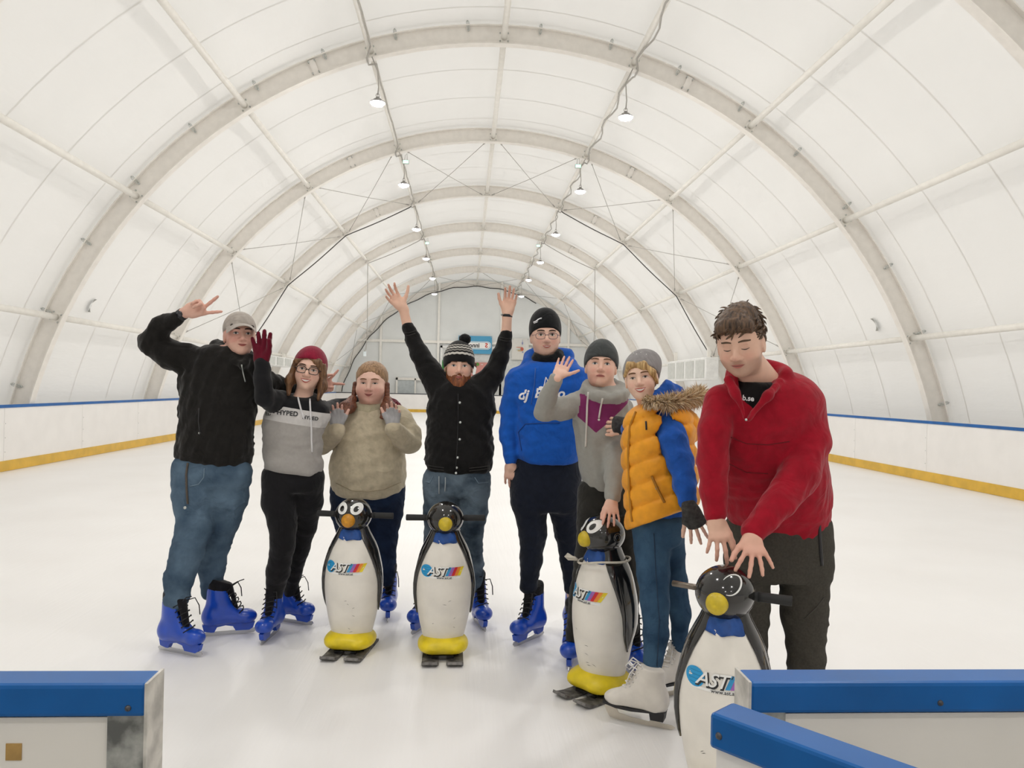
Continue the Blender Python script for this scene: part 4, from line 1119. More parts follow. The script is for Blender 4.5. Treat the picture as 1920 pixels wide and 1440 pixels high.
    # ---- things fixed to garments, placed along camera rays onto the modelled cloth
    def cast(s, G, pix, off=.002, near=None):
        r = np.array([ray(a, b) for a, b in pix]); r = r/np.linalg.norm(r, axis=1)[:, None]; o = np.tile(CC, (len(r), 1))
        t0 = (near or s.Y-.75); t = trace(lambda q: G(q), o, r, t0, s.Y+1.0, 90); s.hit = G(o+r*t[:, None]) < .02; return o+r*(t-off)[:, None]-s.o
    def line(s, name, G, pix, r, m, par=None, off=.003, sub=3):
        q = MB(); pts = []
        for (a, b) in zip(pix[:-1], pix[1:]):
            for j in range(sub): pts.append((a[0]+(b[0]-a[0])*j/sub, a[1]+(b[1]-a[1])*j/sub))
        pts.append(pix[-1]); V = s.cast(G, pts, off); q.tube(V[s.hit], r, 6); return q.obj(name, m, par or s.root)
    def print_(s, name, G, v, f, c, sc, m, par=None, ang=0.0, off=.003, skew=0.0):
        "flat print: v in units, c centre pixel, sc pixels per unit"
        ca, sa = math.cos(ang), math.sin(ang); pix = [(c[0]+sc*(x*ca-y*sa), c[1]-sc*(x*sa+y*ca)-skew*x*sc) for x, y, *_ in v]
        V = s.cast(G, pix, off); hit = s.hit; used = np.nonzero(hit)[0]; ix = {int(k): i for i, k in enumerate(used)}
        q = MB(); q.add(V[used], [tuple(ix[i] for i in c_) for c_ in f if all(hit[i] for i in c_)]); return q.obj(name, m, par or s.root)
    def button(s, G, c, r, m, par, name='button'):
        P = s.cast(G, [c], 0)[0]; q = MB(); q.lathe([(r, -.004), (r, .002), (r*.7, .004), (0, .004)], 12, P, axis=(np.array([1, 0, 0]), np.array([0, 0, 1]), np.array([0, -1, 0]))); return q.obj(name, m, par)
def field(P, disp=None):
    if disp is None: return lambda q: sd_eval(P, q)
    return lambda q: sd_eval(P, q)-disp(q)

# ------------------------------------------------------------------ skates (shared meshes; x forwards, blade on the ice)
def extrude_xz(m, prof, hw, mi=0):
    n = len(prof); v = [(x, -hw, z) for x, z in prof]+[(x, hw, z) for x, z in prof]
    m.add(v, [tuple(range(n)), tuple(range(2*n-1, n-1, -1))]+[(i, i+n, (i+1) % n+n, (i+1) % n) for i in range(n)], mi); return m
def loc_sdf(name, P, h, m, disp=None, dmax=0):
    o = sdf_mesh(name, P, h, m, None, (0, 0, 0), disp, dmax); me = o.data; bpy.data.objects.remove(o); return me
def skate_parts():
    U = (0, 1, 0)
    foot = [ECap((-.075, 0, .108), (.095, 0, .100), (.046, .046), (.046, .036), U, k=.03), Ell((.112, 0, .100), (.050, .046, .036), k=.03), Ell((-.092, 0, .105), (.042, .040, .05), k=.03),
            ECap((-.062, 0, .12), (-.052, 0, .262), (.044, .060), (.047, .062), U, k=.04), ECap((.02, 0, .13), (-.035, 0, .20), (.038, .04), (.038, .04), U, k=.04)]
    shell = foot+[Half((0, 0, .064), (0, 0, 1), .006), Half((0, 0, .258), (-.2, 0, -1), .006)]
    shell += [ECap((.045, 0, .165), (-.0, 0, .30), (.020, .03), (.028, .04), U, k=.01, op=-1)]
    S = loc_sdf('ice_skate', shell, .006, M_BLUESHELL)
    lin_ = [ECap((-.062, 0, .16), (-.050, 0, .305), (.038, .052), (.048, .060), U, k=.03), ECap((.045, 0, .145), (.004, 0, .315), (.020, .014), (.032, .012), U, k=.02), Half((-.05, 0, .318), (-.35, 0, -1), .006)]
    LI = loc_sdf('liner', lin_, .006, M_LINER)
    hold = MB(); extrude_xz(hold, [(-.135, .068), (-.125, .030), (-.085, .022), (-.070, .022), (-.055, .050), (-.01, .058), (.03, .050), (.045, .024), (.120, .022), (.140, .035), (.150, .068)], .013); H = hold.mesh('blade_holder'); H.materials.append(M_BLUESHELL)
    bl = MB(); extrude_xz(bl, [(-.152, .012), (-.140, .002), (-.06, .0), (.10, .0), (.145, .004), (.158, .018), (.150, .030), (.120, .026), (.04, .024), (-.09, .024), (-.145, .020)], .0022); BL = bl.mesh('blade'); BL.materials.append(M_STEEL)
    laces = []
    for j in range(6):
        t = j/5; x = .068-.070*t; z = .140+.125*t; w = .040+.004*t
        q = MB(); q.tube([(x-.006, -w, z-.012), (x+.014, -w*.5, z+.006), (x+.018, 0, z+.010), (x+.014, w*.5, z+.016), (x-.006, w, z+.004)], .0035, 6); me = q.mesh('lace'); me.materials.append(M_LACE); laces.append(me)
    q = MB(); q.tube([(.02, .02, .28), (.05, .05, .29), (.07, .06, .25), (.075, .062, .20)], .003, 6); q.tube([(.02, -.01, .28), (.06, -.02, .31), (.085, -.01, .315)], .003, 6); be = q.mesh('lace_end'); be.materials.append(M_LACE)
    return S, [('liner', LI), ('blade_holder', H), ('blade', BL)]+[('lace', l) for l in laces]+[('lace_end', be)]
SK_BLUE = skate_parts()
def figure_parts():
    U = (0, 1, 0)
    foot = [ECap((-.075, 0, .115), (.085, 0, .098), (.037, .046), (.040, .033), U, k=.03), Ell((.105, 0, .096), (.046, .040, .030), k=.03), Ell((-.088, 0, .110), (.040, .035, .05), k=.03),
            ECap((-.066, 0, .12), (-.058, 0, .262), (.036, .050), (.041, .056), U, k=.05), ECap((.03, 0, .125), (-.03, 0, .20), (.030, .035), (.032, .036), U, k=.05),
            Half((0, 0, .071), (-.03, 0, 1), .006), Half((0, 0, .258), (.1, 0, -1), .008)]
    S = loc_sdf('ice_skate', foot, .0055, mat('white_leather', (0.70, 0.66, 0.60), rough=.42, var=.05, vscale=20, bump=.15, bscale=60))
    so = MB(); extrude_xz(so, [(-.122, .078), (-.124, .070), (-.05, .066), (.02, .060), (.09, .062), (.145, .074), (.150, .084), (.10, .074), (.0, .074)], .036); SO = so.mesh('sole'); SO.materials.append(M_BLACKRUB)
    he = MB(); extrude_xz(he, [(-.124, .074), (-.118, .036), (-.062, .036), (-.056, .070)], .028); HE = he.mesh('heel'); HE.materials.append(M_BLACKRUB)
    bl = MB(); extrude_xz(bl, [(-.165, .012), (-.150, .002), (-.05, .0), (.08, .0), (.125, .008), (.140, .030), (.150, .052), (.135, .062), (.10, .060), (.085, .030), (.03, .022), (-.05, .018), (-.075, .036), (-.105, .036), (-.10, .020), (-.15, .020)], .0024); BL = bl.mesh('blade'); BL.materials.append(mat('pale_steel', (0.60, 0.55, 0.47), rough=.35, metal=.5))
    out = [('sole', SO), ('heel', HE), ('blade', BL)]
    for j in range(7):
        t = j/6; x = .066-.078*t; z = .126+.130*t; w = .026+.004*t
        q = MB(); q.tube([(x-.008, -w, z-.006), (x+.012, -w*.4, z+.006), (x+.013, w*.4, z+.010), (x-.008, w, z+.006)], .003, 6); q.lathe([(.0045, -.002), (.0045, .003), (0, .003)], 8, (x-.012, -w-.002, z-.008), axis=(np.array([1, 0, 0]), np.array([0, 0, 1]), np.array([0, -1, 0]))); q.lathe([(.0045, -.002), (.0045, .003), (0, .003)], 8, (x-.012, w+.002, z-.004), axis=(np.array([1, 0, 0]), np.array([0, 0, 1]), np.array([0, 1, 0])))
        me = q.mesh('lace'); me.materials.append(M_LACEW); out.append(('lace', me))
    q = MB()
    for sy in (-1, 1):
        q.tube([(.0, sy*.005, .265), (.03, sy*.02, .275), (.05, sy*.028, .25), (.035, sy*.022, .235), (.01, sy*.004, .262)], .0028, 6); q.tube([(.0, sy*.005, .262), (.03, sy*.03, .22), (.045, sy*.036, .17)], .0028, 6)
    me = q.mesh('lace_bow'); me.materials.append(M_LACEW); out.append(('lace_bow', me))
    return S, out
SK_WHITE = figure_parts()
def skate(pers, c, yaw, kind=None, scale=1.0, lean=0.0):
    "c: pixel of the blade's middle on the ice; yaw: toe direction, 0 = +X, -90 = towards the camera"
    S, parts = kind or SK_BLUE; p = on_z(*c); o = link('ice_skate', S, pers.root, p-pers.o); o.rotation_euler = (lean, 0, math.radians(yaw)); o.scale = (scale,)*3
    for nm, me in parts: link(nm, me, o)
    d = np.array([math.cos(math.radians(yaw)), math.sin(math.radians(yaw)), 0])
    return p+np.array([0, 0, 0])-d*.058*scale, d, p
def yaw_px(heel, toe):
    a, b = on_z(*heel), on_z(*toe); return math.degrees(math.atan2(b[1]-a[1], b[0]-a[0])), ((heel[0]+toe[0])/2, (heel[1]+toe[1])/2)
# ------------------------------------------------------------------ skater in black zip hoodie, peace sign
def tex_text(txt, size=1.0, shear=0.0, bold=0.0, spacing=1.0):
    v, f = text_geo(txt, size, shear, bold, spacing=spacing); return [(x, y) for x, y, _ in v], f
def zip_line(p, G, pix, par, r=.004, m=None): return p.line('zipper', G, pix, r, m or M_ZINC, par, .002)
def trousers(p, legs, waist, m, seed, amp=.006, h=.009, name='trousers', wl=.06):
    P = [p.loft(waist, k=.04)]
    for l in legs: P += p.chain(l, k=.02)
    fd = folds(seed, wl, (.5, .5, 1.6)); disp = lambda q: amp*fd(q)*np.clip(1.25-q[:, 2]*.9, .35, 1.2)
    o = p.mesh(name, P, h, m, disp=disp, dmax=amp*1.4); return o, field(P, disp)
def top(p, name, P, m, seed, amp=.005, h=.009, wl=.09, attrs=None, disp=None):
    fd = folds(seed, wl, (1, 1, 1.2)); dp = disp or (lambda q: amp*fd(q)); o = p.mesh(name, P, h, m, disp=dp, dmax=amp*1.6, attrs=attrs); return o, field(P, dp)

p = Person('person in black zip hoodie and grey cap making a peace sign', 380, 4.38, skin=(222, 178, 160), blush=(212, 142, 130))
p.head((454, 625), (454, 667), yaw=24, pitch=4, roll=0, dy=-.10, scale=.94, jaw=1.04)
p.neckto(440, 690, .0, .056, .066); p.face(brow='#3a2a20', iris='#3a3a38', lips='#a4544c', smile=.35)
T = [(650, 398, 462, .08, .09, .0), (668, 362, 480, .11, .115, 0), (700, 343, 486, .125, .125, 0), (757, 339, 480, .13, .13, 0), (805, 337, 473, .13, .13, 0), (840, 333, 473, .135, .13, 0), (870, 330, 463, .12, .12, 0)]
aR = [(356, 676, 0, 31), (318, 664, -.05, 27), (284, 643, -.08, 23), (300, 613, -.10, 19), (333, 597, -.12, 14)]
aL = [(468, 700, .03, 26), (515, 722, .22, 20), (560, 730, .30, 15), (590, 729, .30, 12)]
J = [p.loft(T)]+p.chain(aR)+p.chain(aL)
nk = p.P(436, 672, .0); J += ring_caps(nk, (1, 0, 0), (0, 1, 0), .085, .075, .026, -150, 150, tilt=(0, 0, .035), k=.03)
J += [Cap(p.P(394, 664, .0), p.P(408, 650, .10), .042, .040, k=.04), Cap(p.P(408, 650, .10), p.P(455, 662, .12), .040, .03, k=.03), Cap(p.P(425, 662, -.08), p.P(452, 684, -.12), .022, .016, k=.03), Cap(p.P(468, 668, -.06), p.P(455, 684, -.12), .020, .016, k=.03)]
mj = cloth('hoodie_black', '#191715', var=.12)
o, G = top(p, 'hoodie', J, mj, 11, amp=.006)
zip_line(p, G, [(453, 684), (456, 700), (460, 716)], o, .0035)
p.line('pocket_zip', G, [(373, 765), (372, 790), (375, 815)], .003, M_BLACKRUB, o); p.button(G, (374, 812), .006, M_ZINC, o, 'zip_pull')
hr = p.hand('R', (349, 585, -.14), (.93, .33, .05), (.05, -.15, 1), 1.16, curl=(.0, .0, .85, .9), spread=(13, -20, -8, -12), thumb=(10, .9))
hl = p.hand('L', (598, 728, .30), (.85, .25, .1), (0, 0, 1), 1.0, curl=(0, .1, .75, .85), spread=(32, -18, -22, -26), thumb=(45, .5))
p.B += [p.loft(T, shrink=.72)]+p.chain(aR, scale=.68)+p.chain(aL, scale=.68)+[Cap(p.P(333, 597, -.12), p.P(349, 585, -.14), .026, .026)]
w = MB(); wd = unit(p.P(355, 582, -.14)-p.P(333, 597, -.12)); wu = unit(np.cross(wd, (0, 1, 0))); wv = np.cross(wd, wu); wc = p.P(341, 590, -.13)-p.o
w.lathe([(.030, -.012), (.033, -.012), (.033, .012), (.030, .012)], 20, wc, axis=(wu, wv, wd)); wa = w.obj('watch', M_BLACKRUB, p.root)
w = MB(); w.lathe([(.017, 0), (.017, .008), (.0, .009)], 16, wc+np.array([0, -.030, 0])+wd*.0, axis=(wu, wd, np.array([0, -1.0, 0]))); w.obj('watch_face', mat('watch_glass', (.03, .03, .035), rough=.1), wa)
kR = [(362, 880, 0, 36), (365, 930, -.02, 39), (366, 985, -.06, 32), (352, 1030, -.1, 29), (337, 1080, -.13, 26), (330, 1126, -.15, 22)]
kL = [(430, 880, 0, 34), (426, 930, .03, 38), (416, 975, .07, 33), (404, 1020, .1, 27), (397, 1060, .13, 25), (398, 1108, .16, 21)]
md = denim('denim_blue', '#3c5064', '#5a6f82')
o, G = trousers(p, (kR, kL), [(858, 331, 462, .11, .11, 0), (890, 327, 470, .12, .13, 0), (915, 330, 466, .11, .12, 0)], md, 12)
p.line('pocket_seam', G, [(383, 878), (382, 895), (372, 908), (356, 912)], .0025, mat('denim_stitch', '#6f8394'), o)
mk = mat('strap_brown', '#4d443c', rough=.7)
st = p.line('key_strap', G, [(352, 868), (349, 890), (350, 920), (352, 945)], .006, mk, p.root, .006); p.button(G, (347, 952), .009, M_ZINC, st, 'buckle'); p.button(G, (349, 905), .005, M_ZINC, st, 'rivet')
ya, c = yaw_px((296, 1217), (377, 1233)); fR = skate(p, c, ya); yb, c = yaw_px((378, 1194), (474, 1186)); fL = skate(p, c, yb)
p.leg(kR, fR); p.leg(kL, fL)
p.body()
# cap, hair
hm = hairm('hair_dark', '#1f1712', '#35281e')
p.mesh('hair', [p.hgrp([Ell((0, -.020, .030), (.081, .101, .086), k=.01), Half((0, .0, .0), (0, -1.1, .55), .01), Half((0, .06, .035), (0, -.9, 1), .006)]), p.hgrp([ECap((-.050, .070, .040), (.055, .070, .038), (.014, .010), (.012, .010), (0, 0, 1), k=.01)])], .005, hm)
mc = cloth('cap_grey', '#a9a199', bscale=200)
cp = p.mesh('cap', [p.hgrp([Ell((0, -.014, .036), (.087, .109, .096), k=.01), Half((0, .09, .044), (0, -.30, 1), .004)])], .005, mc)
v = MB(); rows = []
for off in (0, .004):
    for j in range(7):
        t = j/6; rows.append([p.L(.078*u, .086*math.sqrt(max(.05, 1-.75*u*u))+.078*t*math.sqrt(max(.02, 1-.8*u*u)), .052+off-.022*t-.022*u*u*(1+t*.6))-p.o for u in np.linspace(-1, 1, 13)])
v.rings(rows[:7], closed=False, caps=False); v.rings(rows[7:], closed=False, caps=False); v.rings([rows[6], rows[13]], closed=False, caps=False); v.obj('visor', mc, cp)
v = MB(); v.lathe([(.008, -.002), (.008, .004), (0, .006)], 10, p.L(0, -.014, .124)-p.o); v.obj('cap_button', mc, cp)

# ------------------------------------------------------------------ skater with maroon beanie, gloves and glasses
p = Person('person in maroon beanie and glasses waving a maroon glove', 545, 4.47, skin=(228, 188, 168), blush=(220, 158, 144))
p.head((577, 693), (573, 731), yaw=6, pitch=2, roll=9, dy=-.10, scale=1.0, jaw=.95)
p.neckto(566, 752, .0, .046, .052); p.face(brow='#4a3222', iris='#3c3226', lips='#b4564f', smile=1.0, teeth=True, open_=1.1, mouthw=.031)
T = [(743, 548, 592, .06, .07, 0), (752, 525, 612, .09, .09, 0), (772, 503, 618, .11, .10, 0), (800, 494, 607, .12, .10, 0), (845, 494, 604, .115, .10, 0), (872, 496, 605, .12, .11, 0), (888, 498, 604, .115, .11, 0)]
aR = [(528, 752, -.02, 21), (512, 752, -.09, 20), (497, 745, -.16, 18), (493, 715, -.19, 16), (491, 683, -.20, 14)]
aL = [(594, 766, .03, 18), (598, 767, .20, 17), (607, 766, .38, 15), (630, 760, .58, 13), (665, 755, .64, 12.5), (695, 750, .63, 12), (718, 746, .58, 11)]
J = [p.loft(T)]+p.chain(aR)+p.chain(aL)
J += ring_caps(p.P(568, 752, .0), (1, 0, 0), (0, 1, 0), .072, .065, .022, -160, 160, tilt=(0, 0, .025), k=.03)
wz = lambda a: p.P(*a)[2]
zt, zb = wz((550, 766, -.1)), wz((550, 795, -.1)); sl = (wz((605, 776, -.1))-wz((497, 758, -.1)))/(p.P(605, 776, -.1)[0]-p.P(497, 758, -.1)[0])
xa = p.P(550, 766, -.1)[0]; T0 = p.loft(T)
armf = [Grp(p.chain(aR)+p.chain(aL), (0, 0, 0), np.eye(3))]
def bandf(v):
    z = v[:, 2]-sl*(v[:, 0]-xa); val = np.where(z > zt, .9, np.where(z > zb, .5, .1)); f = (z-zb)/(zt-zb); f = .3+.4*f
    return f
def bandf2(v):
    f = bandf(v); d = armf[0].d(v)-T0.d(v); return np.where((d < -.004) & (v[:, 2] > zb-.0), 1.5, f)
mh = mat_bands('hoodie_tricolour', 'band', [(0, '#a19d99'), (.30, '#c9c6c4'), (.70, '#17171a')], lo=0, hi=1)
o, G = top(p, 'hoodie', J, mh, 21, amp=.004, attrs={'band': bandf2})
v, f = tex_text('HYPED', 1, bold=.03, spacing=1.05); p.print_('lettering', G, v, f, (539, 775), 12.5, M_INKBLACK, o, ang=-.10)
p.print_('lettering', G, v, f, (582, 784), 9.5, M_INKBLACK, o, ang=-.12)
v, f = tex_text('ED', 1, bold=.03); p.print_('lettering', G, v, f, (503, 776), 9, M_INKBLACK, o, ang=-.05)
mw = mat('cord_white', (.72, .71, .72), rough=.8)
p.line('drawstring', G, [(558, 742), (561, 755), (565, 770), (570, 785)], .005, mw, o); p.line('drawstring', G, [(581, 748), (582, 770), (584, 800), (584, 825), (585, 848)], .005, mw, o)
g1 = p.hand('R', (490, 683, -.20), (.0, 1, .0), (0, 0, 1), 1.08, curl=(.05, .02, .02, .05), spread=(10, 2, -5, -14), thumb=(24, .25))
g2 = p.hand('L', (722, 749, .562), (.72, -.10, .60), (-.1, -1, .2), 1.0, curl=(.22, .22, .22, .22), thumb=(30, .3))
mg = knit('glove_maroon', '#5f0d22')
p.glove(g1, mg, cuff=.0); p.glove(g2, mg, cuff=.015)
p.B += [p.loft(T, shrink=.72)]+p.chain(aR, scale=.66)+p.chain(aL, scale=.66)
kR = [(524, 895, 0, 31), (524, 940, -.02, 32), (530, 985, -.04, 25), (530, 1022, -.04, 22), (521, 1072, -.01, 21), (513, 1124, .03, 15)]
kL = [(577, 895, 0, 29), (578, 940, .04, 27), (573, 985, .1, 21), (562, 1030, .16, 18), (551, 1075, .22, 15), (544, 1112, .26, 13)]
o, G = trousers(p, (kR, kL), [(878, 497, 604, .10, .11, 0), (905, 495, 604, .11, .12, 0), (922, 500, 600, .10, .11, 0)], cloth('trousers_black', '#151417', bump=.2), 22, amp=.004)
fR = skate(p, (507, 1196), -97, scale=.95); fL = skate(p, (548, 1168), -24, scale=.95)
p.leg(kR, fR); p.leg(kL, fL)
p.body()
p.glasses(mat('glasses_black', (.02, .018, .017), rough=.25), w=.026, hgt=.019, r=.0022, round_=3)
hm = hairm('hair_brown', '#5a3b26', '#85603f')
hd = folds(23, .02, (1.5, 1.5, .15)); dsp = lambda q: .003*hd(q)
H = [Ell((0, -.035, -.01), (.088, .085, .105), k=.03)]
for s_ in (-1, 1):
    H += [ECap((s_*.076, .012, .04), (s_*.092, .020, -.075), (.016, .040), (.020, .040), (1, 0, 0), k=.03), ECap((s_*.092, .020, -.075), (s_*.082, .045, -.150), (.022, .036), (.012, .022), (1, 0, 0), k=.03)]
H += [ECap((-.015, .074, .070), (.048, .077, .050), (.012, .009), (.018, .012), (0, 0, 1), k=.02), ECap((.048, .077, .052), (.080, .048, -.01), (.018, .012), (.016, .014), (0, 0, 1), k=.02), ECap((-.020, .074, .069), (-.072, .052, .035), (.009, .009), (.012, .012), (0, 0, 1), k=.02)]
p.mesh('hair', [p.hgrp(H)], .006, hm, disp=dsp, dmax=.006)
p.beanie(knit('beanie_maroon', '#861a34'), z0=.064, slope=.55, top=.118, side=.096, back=.118, yoff=-.018)

# ------------------------------------------------------------------ skater in beige sweater with grey fingerless gloves
p = Person('person in beige sweater with pigtails holding up grey fingerless gloves', 690, 4.85, skin=(232, 192, 174), blush=(222, 156, 144))
p.head((692, 719), (693, 760), yaw=-2, pitch=0, roll=0, dy=-.11, scale=.95, jaw=1.06, fat=.012, cheek=1.12)
p.neckto(693, 775, .0, .062, .070); p.face(brow='#7a5638', iris='#4a4238', lips='#b0605a', smile=.8, squint=.62, bw=.0026)
T = [(762, 672, 714, .09, .09, 0), (774, 650, 746, .12, .11, 0), (798, 634, 762, .17, .15, 0), (830, 629, 758, .20, .17, 0), (868, 620, 761, .22, .19, 0), (900, 621, 760, .22, .19, 0), (922, 628, 752, .205, .18, 0), (930, 636, 742, .19, .165, 0)]
aR = [(650, 784, 0, 25), (618, 818, -.06, 24), (605, 833, -.10, 19), (618, 822, -.18, 18), (632, 806, -.25, 16)]
aL = [(746, 786, 0, 27), (765, 816, -.06, 24), (768, 832, -.10, 20), (752, 820, -.18, 18), (737, 804, -.25, 16)]
J = [p.loft(T)]+p.chain(aR)+p.chain(aL)
fd = folds(31, .13, (1, 1, 1.6)); mb = cloth('sweater_beige', '#bcb098', bscale=260)
o, G = top(p, 'sweater', J, mb, 31, amp=.007, wl=.16)
p.line('hem_seam', G, [(630, 906), (660, 920), (690, 922), (720, 918), (752, 904)], .0022, mat('seam_beige', '#9c9078', rough=.9), o)
p.mesh('collar', ring_caps(p.P(693, 762, -.01), (1, 0, 0), (0, 1, 0), .074, .074, .020, 0, 360, k=.02, tilt=(0, 0, .01))+ring_caps(p.P(693, 769, -.01), (1, 0, 0), (0, 1, 0), .078, .080, .020, 0, 360, k=.02, tilt=(0, 0, .012)), .007, cloth('collar_beige', '#aea58c'))
g1 = p.hand('R', (632, 802, -.25), (-.06, 1, .12), (.1, 0, 1), .98, curl=(.22, .2, .22, .28), spread=(8, 2, -5, -12), thumb=(38, .1))
g2 = p.hand('L', (736, 800, -.25), (.08, 1, .12), (-.1, 0, 1), .98, curl=(.22, .2, .22, .28), spread=(8, 2, -5, -12), thumb=(38, .1))
mg = knit('glove_grey', '#a9a8aa', bscale=320)
for g_ in (g1, g2): p.glove(g_, mg, 'fingerless_glove', infl=.005, cut=.42, thumbcut=.62)
p.B += [p.loft(T, shrink=.72)]+p.chain(aR, scale=.66)+p.chain(aL, scale=.66)
kR = [(655, 915, 0, 34), (655, 960, 0, 33), (660, 1010, 0, 26), (662, 1050, 0, 21), (660, 1085, 0, 17)]
kL = [(724, 915, 0, 34), (721, 960, 0, 34), (721, 1010, 0, 24), (722, 1048, 0, 20), (725, 1085, 0, 16)]
o, G = trousers(p, (kR, kL), [(905, 624, 758, .17, .17, 0), (935, 622, 757, .17, .17, 0), (950, 626, 755, .15, .16, 0)], denim('denim_dark', '#131e33', '#1c2c47'), 32)
fR = skate(p, (655, 1157), -95); fL = skate(p, (728, 1155), -86)
p.leg(kR, fR); p.leg(kL, fL)
p.body()
hm = hairm('hair_light_brown', '#8a6847', '#a98560'); ha = hairm('hair_auburn', '#5e3322', '#7f4a30')
hd = folds(33, .018, (1.5, 1.5, .3)); dsp = lambda q: .003*hd(q)
p.mesh('hair', [p.hgrp([Ell((0, -.020, .034), (.090, .106, .094), k=.01), Ell((0, .078, -.038), (.070, .075, .098), k=.012, op=-1), Half((0, -.0, -.05), (0, -.6, 1), .01)])], .0055, hm, disp=dsp, dmax=.006)
for s_, x_ in ((-1, 0), (1, 0)):
    B = []
    for j in range(5):
        t = j/4; B.append(Ell((s_*(.088+.004*t), .008+.02*t, -.005-.075*t), (.015, .019, .016), k=.006))
    p.mesh('braid', [p.hgrp(B)], .005, ha)
    tail = [ECap((s_*.094, .040, -.085), (s_*.112, .095, -.130), (.024, .022), (.040, .026), (1, 0, 0), k=.03), ECap((s_*.112, .095, -.130), (s_*(.120 if s_ < 0 else .085), .155, -.180), (.040, .026), (.016, .012), (1, 0, 0), k=.03)]
    p.mesh('pigtail', [p.hgrp(tail)], .005, ha, disp=dsp, dmax=.006)
    q = MB(); q.tube([p.L(s_*.092+.014*math.sin(g), .027+.014*math.cos(g), -.084)-p.o for g in np.linspace(0, 6.3, 15)], .005, 6, caps=False); q.obj('hair_tie', mat('tie_blue', '#8aa0c8'), p.root)

# ------------------------------------------------------------------ bearded skater with both arms raised
p = Person('person with red beard and pompom beanie raising both arms', 862, 4.55, skin=(226, 184, 162), blush=(214, 146, 128))
p.head((861, 686), (861, 723), yaw=2, pitch=-3, roll=1, dy=-.11, scale=1.0)
p.neckto(862, 735, .0, .056, .062); p.face(brow='#5a3a22', iris='#3a4650', lips='#b5645a', smile=.2, teeth=False)
T = [(708, 838, 890, .08, .09, 0), (724, 814, 914, .12, .12, 0), (748, 803, 929, .13, .13, 0), (796, 800, 924, .13, .13, 0), (840, 797, 926, .14, .13, 0), (866, 797, 925, .14, .13, 0), (886, 801, 918, .125, .12, 0)]
aR = [(826, 728, .0, 28), (804, 694, 0, 22), (787, 664, 0, 18), (774, 636, 0, 14.5), (765, 614, 0, 12.5)]
aL = [(902, 728, .0, 28), (925, 702, 0, 21), (938, 668, 0, 17), (945, 645, 0, 14.5), (949, 626, 0, 12.5)]
J = [p.loft(T)]+p.chain(aR)+p.chain(aL)+ring_caps(p.P(862, 722, 0), (1, 0, 0), (0, 1, 0), .075, .07, .018, 0, 360, tilt=(0, 0, .02), k=.02)
o, G = top(p, 'jacket', J, cloth('jacket_black', '#151414', var=.15), 41, amp=.006)
for c in ((862, 755), (863, 792), (862, 824), (858, 858), (856, 877), (855, 887)): p.button(G, c, .0075, M_ZINC, o)
p.line('placket', G, [(859, 738), (859, 790), (857, 840), (854, 884)], .002, M_BLACKRUB, o)
ms = mat('rib_stripe', '#3b3937', rough=.9)
for dy_ in (0, 5):
    p.line('hem_stripe', G, [(800, 872+dy_), (815, 875+dy_), (832, 877+dy_)], .0022, ms, o); p.line('hem_stripe', G, [(880, 878+dy_), (900, 876+dy_), (918, 873+dy_)], .0022, ms, o)
    p.line('cuff_stripe', G, [(754, 623+dy_), (766, 624+dy_), (779, 620+dy_)], .0018, ms, o); p.line('cuff_stripe', G, [(937, 632+dy_), (950, 635+dy_), (961, 634+dy_)], .0018, ms, o)
g1 = p.hand('R', (756, 578, 0), (-.66, .72, .15), (.15, .25, 1), 1.02, curl=(.22, .2, .2, .25), spread=(14, 3, -4, -12), thumb=(66, .15))
g2 = p.hand('L', (951, 590, 0), (.17, 1, .1), (-.2, 0, 1), 1.02, curl=(.15, .12, .12, .2), spread=(5, 1, -3, -8), thumb=(40, .2))
p.B += [p.loft(T, shrink=.72)]+p.chain(aR, scale=.68)+p.chain(aL, scale=.68)+p.chain([(765, 616, 0, 9.5), (756, 578, 0, 8.5)])+p.chain([(949, 628, 0, 9.8), (951, 590, 0, 9)])
q = MB(); wd = unit(p.P(951, 585, 0)-p.P(950, 600, 0)); wu = unit(np.cross(wd, (0, 1, 0))); q.lathe([(.028, -.008), (.031, -.008), (.031, .008), (.028, .008)], 20, p.P(951, 592, 0)-p.o, axis=(wu, np.cross(wd, wu), wd)); br = q.obj('bracelet', M_BLACKRUB, p.root)
q = MB(); q.lathe([(.007, -.004), (.007, .004), (0, .005)], 10, p.P(941, 590, -.02)-p.o, axis=(wu, wd, np.array([0, -1.0, 0]))); q.obj('clasp', M_ZINC, br)
kR = [(828, 905, 0, 33), (824, 960, 0, 30), (819, 1010, .05, 24), (813, 1060, .08, 20), (800, 1104, .12, 15)]
kL = [(886, 905, 0, 33), (886, 960, 0, 28), (884, 1010, .05, 21), (888, 1055, .1, 19), (894, 1100, .16, 14)]
o, G = trousers(p, (kR, kL), [(878, 799, 918, .11, .11, 0), (905, 793, 919, .115, .12, 0), (930, 795, 917, .11, .115, 0)], denim('denim_faded', '#2c3b4a', '#6a7a88'), 42)
for pts in ([(835, 895), (835, 905), (834, 922)], [(823, 893), (823, 910), (823, 926)]): p.line('waist_cord', G, pts, .003, mat('cord_grey', '#aab0b4'), o, .006)
p.line('pocket_seam', G, [(797, 903), (806, 905), (812, 893)], .0022, mat('denim_stitch', '#6f8394'), o); p.line('pocket_seam', G, [(890, 895), (897, 906), (915, 904)], .0022, mat('denim_stitch', '#6f8394'), o)
fR = skate(p, (793, 1178), -112); fL = skate(p, (898, 1172), -76)
p.leg(kR, fR); p.leg(kL, fL)
p.body()
hd = folds(43, .014, (1.5, 1.5, .4)); dsp = lambda q: .0035*hd(q)
